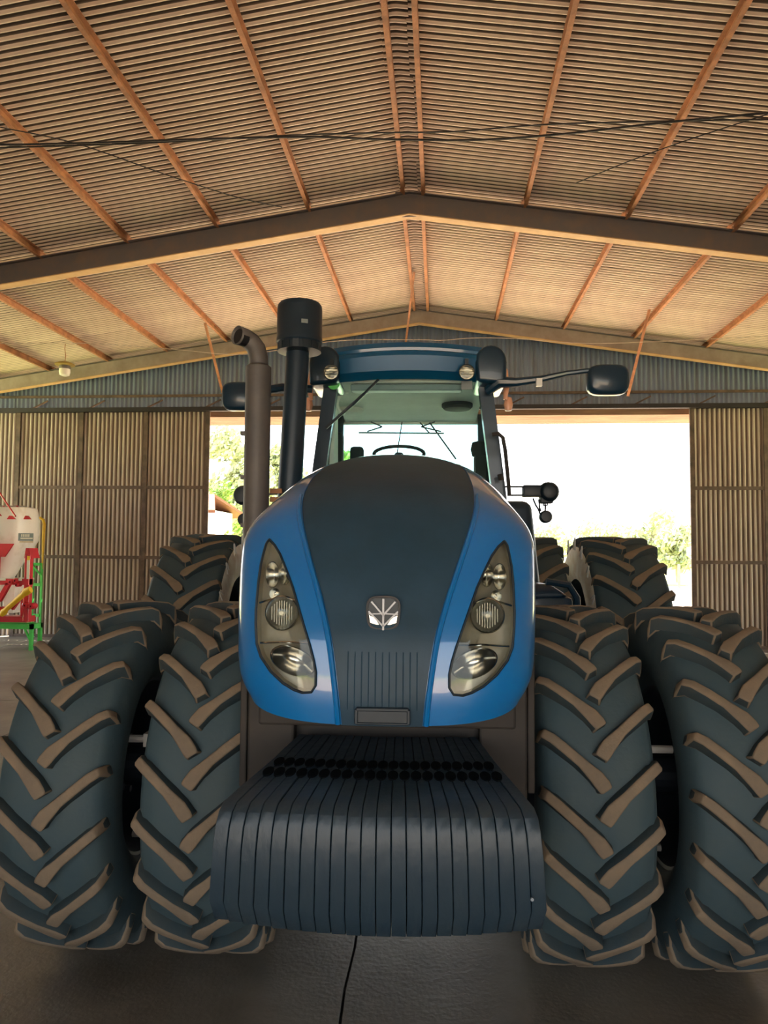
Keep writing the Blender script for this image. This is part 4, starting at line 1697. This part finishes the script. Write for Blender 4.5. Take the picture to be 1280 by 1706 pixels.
# rounded-square hopper
vs, fs = [], []
N = 40
for v, k in prof_:
    z = SP(30, v).z
    for i in range(N):
        t = 2 * PI * i / N
        r_ = 1 / ((abs(math.cos(t)) ** 3.5 + abs(math.sin(t)) ** 3.5) ** (1 / 3.5))
        vs.append((cxh + R0 * k * r_ * math.cos(t) * .995, yc + .62 * k * r_ * math.sin(t), z))
for a_ in range(len(prof_) - 1):
    for i in range(N):
        fs.append((a_ * N + i, a_ * N + (i + 1) % N, (a_ + 1) * N + (i + 1) % N, (a_ + 1) * N + i))
fs.append(tuple(range(N))); fs.append(tuple(range((len(prof_) - 1) * N, len(prof_) * N)))
hp_ = sb(m.add(vs, fs), 'hopper', M['hopper'], sp, smooth=True, angle=50)
yf = yc - .62
# decal
a = SP(26, 888); b = SP(51, 901)
dz = MB().box(a.x, b.x, yf - .012, yf - .006, b.z, a.z)
link('label_plate', dz.mesh('label_plate', M['sticker'], bevel=.003), hp_)
m = MB().box(a.x + .05, b.x - .01, yf - .016, yf - .011, b.z + .035, b.z + .06)
for k in range(5):
    m.box(a.x + .06 + k * .035, a.x + .085 + k * .035, yf - .016, yf - .011, b.z + .075, a.z - .02)
link('label_print', m.mesh('label_print', M['decal']), hp_)
m = MB().box(a.x + .03, b.x, yf - .012, yf - .008, b.z - .03, b.z - .012)
link('label_stripe', m.mesh('label_stripe', M['decaly']), hp_)
# lower chute cones
m = MB()
c0_ = SP(4, 1000)
m.hexa([(SP(-6, 960).x, yc - .3, SP(30, 1025).z), (SP(2, 960).x, yc - .3, SP(30, 1025).z), (SP(2, 960).x, yc + .2, SP(30, 1025).z), (SP(-6, 960).x, yc + .2, SP(30, 1025).z),
        (SP(-30, 960).x, yc - .35, SP(30, 966).z), (SP(8, 960).x, yc - .35, SP(30, 966).z), (SP(8, 960).x, yc + .3, SP(30, 966).z), (SP(-30, 960).x, yc + .3, SP(30, 966).z)])
sb(m, 'chute', M['hopper'], sp)
# red frame
Rr = lambda u0, u1, v0, v1, y0, y1: MB().box(SP(u0, 960).x, SP(u1, 960).x, y0, y1, SP(30, v1).z, SP(30, v0).z)
sb(Rr(46, 55, 924, 1034, YS - .12, YS), 'red_upright', M['red'], sp, bevel=.008)
sb(Rr(-70, -61, 924, 1034, YS - .12, YS), 'red_upright', M['red'], sp, bevel=.008)
sb(Rr(-6, 3, 924, 1040, YS - .16, YS - .05), 'red_upright', M['red'], sp, bevel=.008)
sb(Rr(-70, 55, 964, 974, YS - .14, YS + .02), 'cross_bar', M['red'], sp, bevel=.006)
sb(Rr(-70, 52, 1026, 1036, YS - .1, YS + .2), 'base_frame', M['red'], sp, bevel=.006)
sb(Rr(38, 47, 985, 1034, YS - .05, YS + .05), 'side_plate', M['red'], sp, bevel=.006)
m = MB().hexa([SP(45, 930, -.1), SP(57, 930, -.1), SP(57, 930, .2), SP(45, 930, .2), SP(48, 913, -.1), SP(53, 913, -.1), SP(53, 913, .2), SP(48, 913, .2)])
sb(m, 'upright_cap', M['red'], sp)
m = MB().prism([(SP(-30, 960).x, SP(30, 906).z), (SP(18, 960).x, SP(30, 906).z), (SP(4, 960).x, SP(30, 928).z), (SP(-16, 960).x, SP(30, 928).z)], yf - .05, yf - .02)
sb(m, 'front_brace_plate', M['red'], sp)
for u0, u1, y in ((50.5, 55, YS - .125), (-1, 3.5, YS - .165)):
    sb(Rr(u0, u1, 926, 933, y - .004, y), 'reflector_tape', M['yellow'], sp)
    sb(Rr(u0, u1, 933, 944 if u0 < 0 else 968, y - .004, y), 'reflector_tape', M['decal'], sp)
sb(Rr(6, 17, 962.5, 967, YS - .146, YS - .141), 'maker_plate', M['decal'], sp)
sb(Rr(38, 44, 962.5, 967, YS - .146, YS - .141), 'maker_plate', M['decal'], sp)
m = MB().bar(SP(4, 1000, -.1), SP(20, 972, -.1), .08, .08).bar(SP(15, 1015, .1), SP(44, 975, .1), .07, .07).bar(SP(2, 1024, .0), SP(40, 985, .05), .05, .05)
sb(m, 'diagonal_arm', M['red'], sp)
for u, v, r_ in ((26, 969, .055), (34, 967, .05), (36, 974, .035), (50, 1008, .07), (60, 1009, .06), (7, 1014, .05)):
    p = SP(u, v, -.16)
    m = MB().lathe([(r_, .12), (r_, 0), (r_ * .7, -.02), (0, -.02)], p, 'Y', 20)
    m.lathe([(.014, -.03), (0, -.03)], p, 'Y', 8, mi=1)
    sb(m, 'red_pivot', [M['red'], M['chrome']], sp, smooth=True)
# drive shaft
pts = [SP(13, 1023, -.22), SP(18, 1018, -.22), SP(22, 1013.5, -.22), SP(50, 989, -.22), SP(54, 985, -.22), SP(62, 981, -.22)]
m = MB().tube(pts, [.045, .065, .045, .052, .075, .062], 16)
sb(m, 'drive_shaft', M['yellow'], sp, smooth=True)
# red rods and lid on top
m = MB().tube([SP(-30, 790, -.0), SP(0, 822, -.0), SP(34, 861, -.16)], .016, 8)
sb(m, 'tie_rod', M['red'], sp)
m = MB().tube([SP(-20, 830, -.1), SP(10, 860, -.16)], .014, 8)
sb(m, 'tie_rod', M['red'], sp)
for u0, u1 in ((33, 45), (5, 19)):
    m = MB().prism([(SP(u0, 960).x, SP(30, 865).z), (SP(u1, 960).x, SP(30, 865).z), (SP((u0 + u1) / 2 + 1, 960).x, SP(30, 859).z), (SP((u0 + u1) / 2 - 3, 960).x, SP(30, 859).z)], yf - .05, yf)
    sb(m, 'rod_foot', M['red'], sp)
sb(Rr(-70, 35, 842, 844.5, yf - .03, yf + .02), 'lid_bar', M['chrome'], sp)
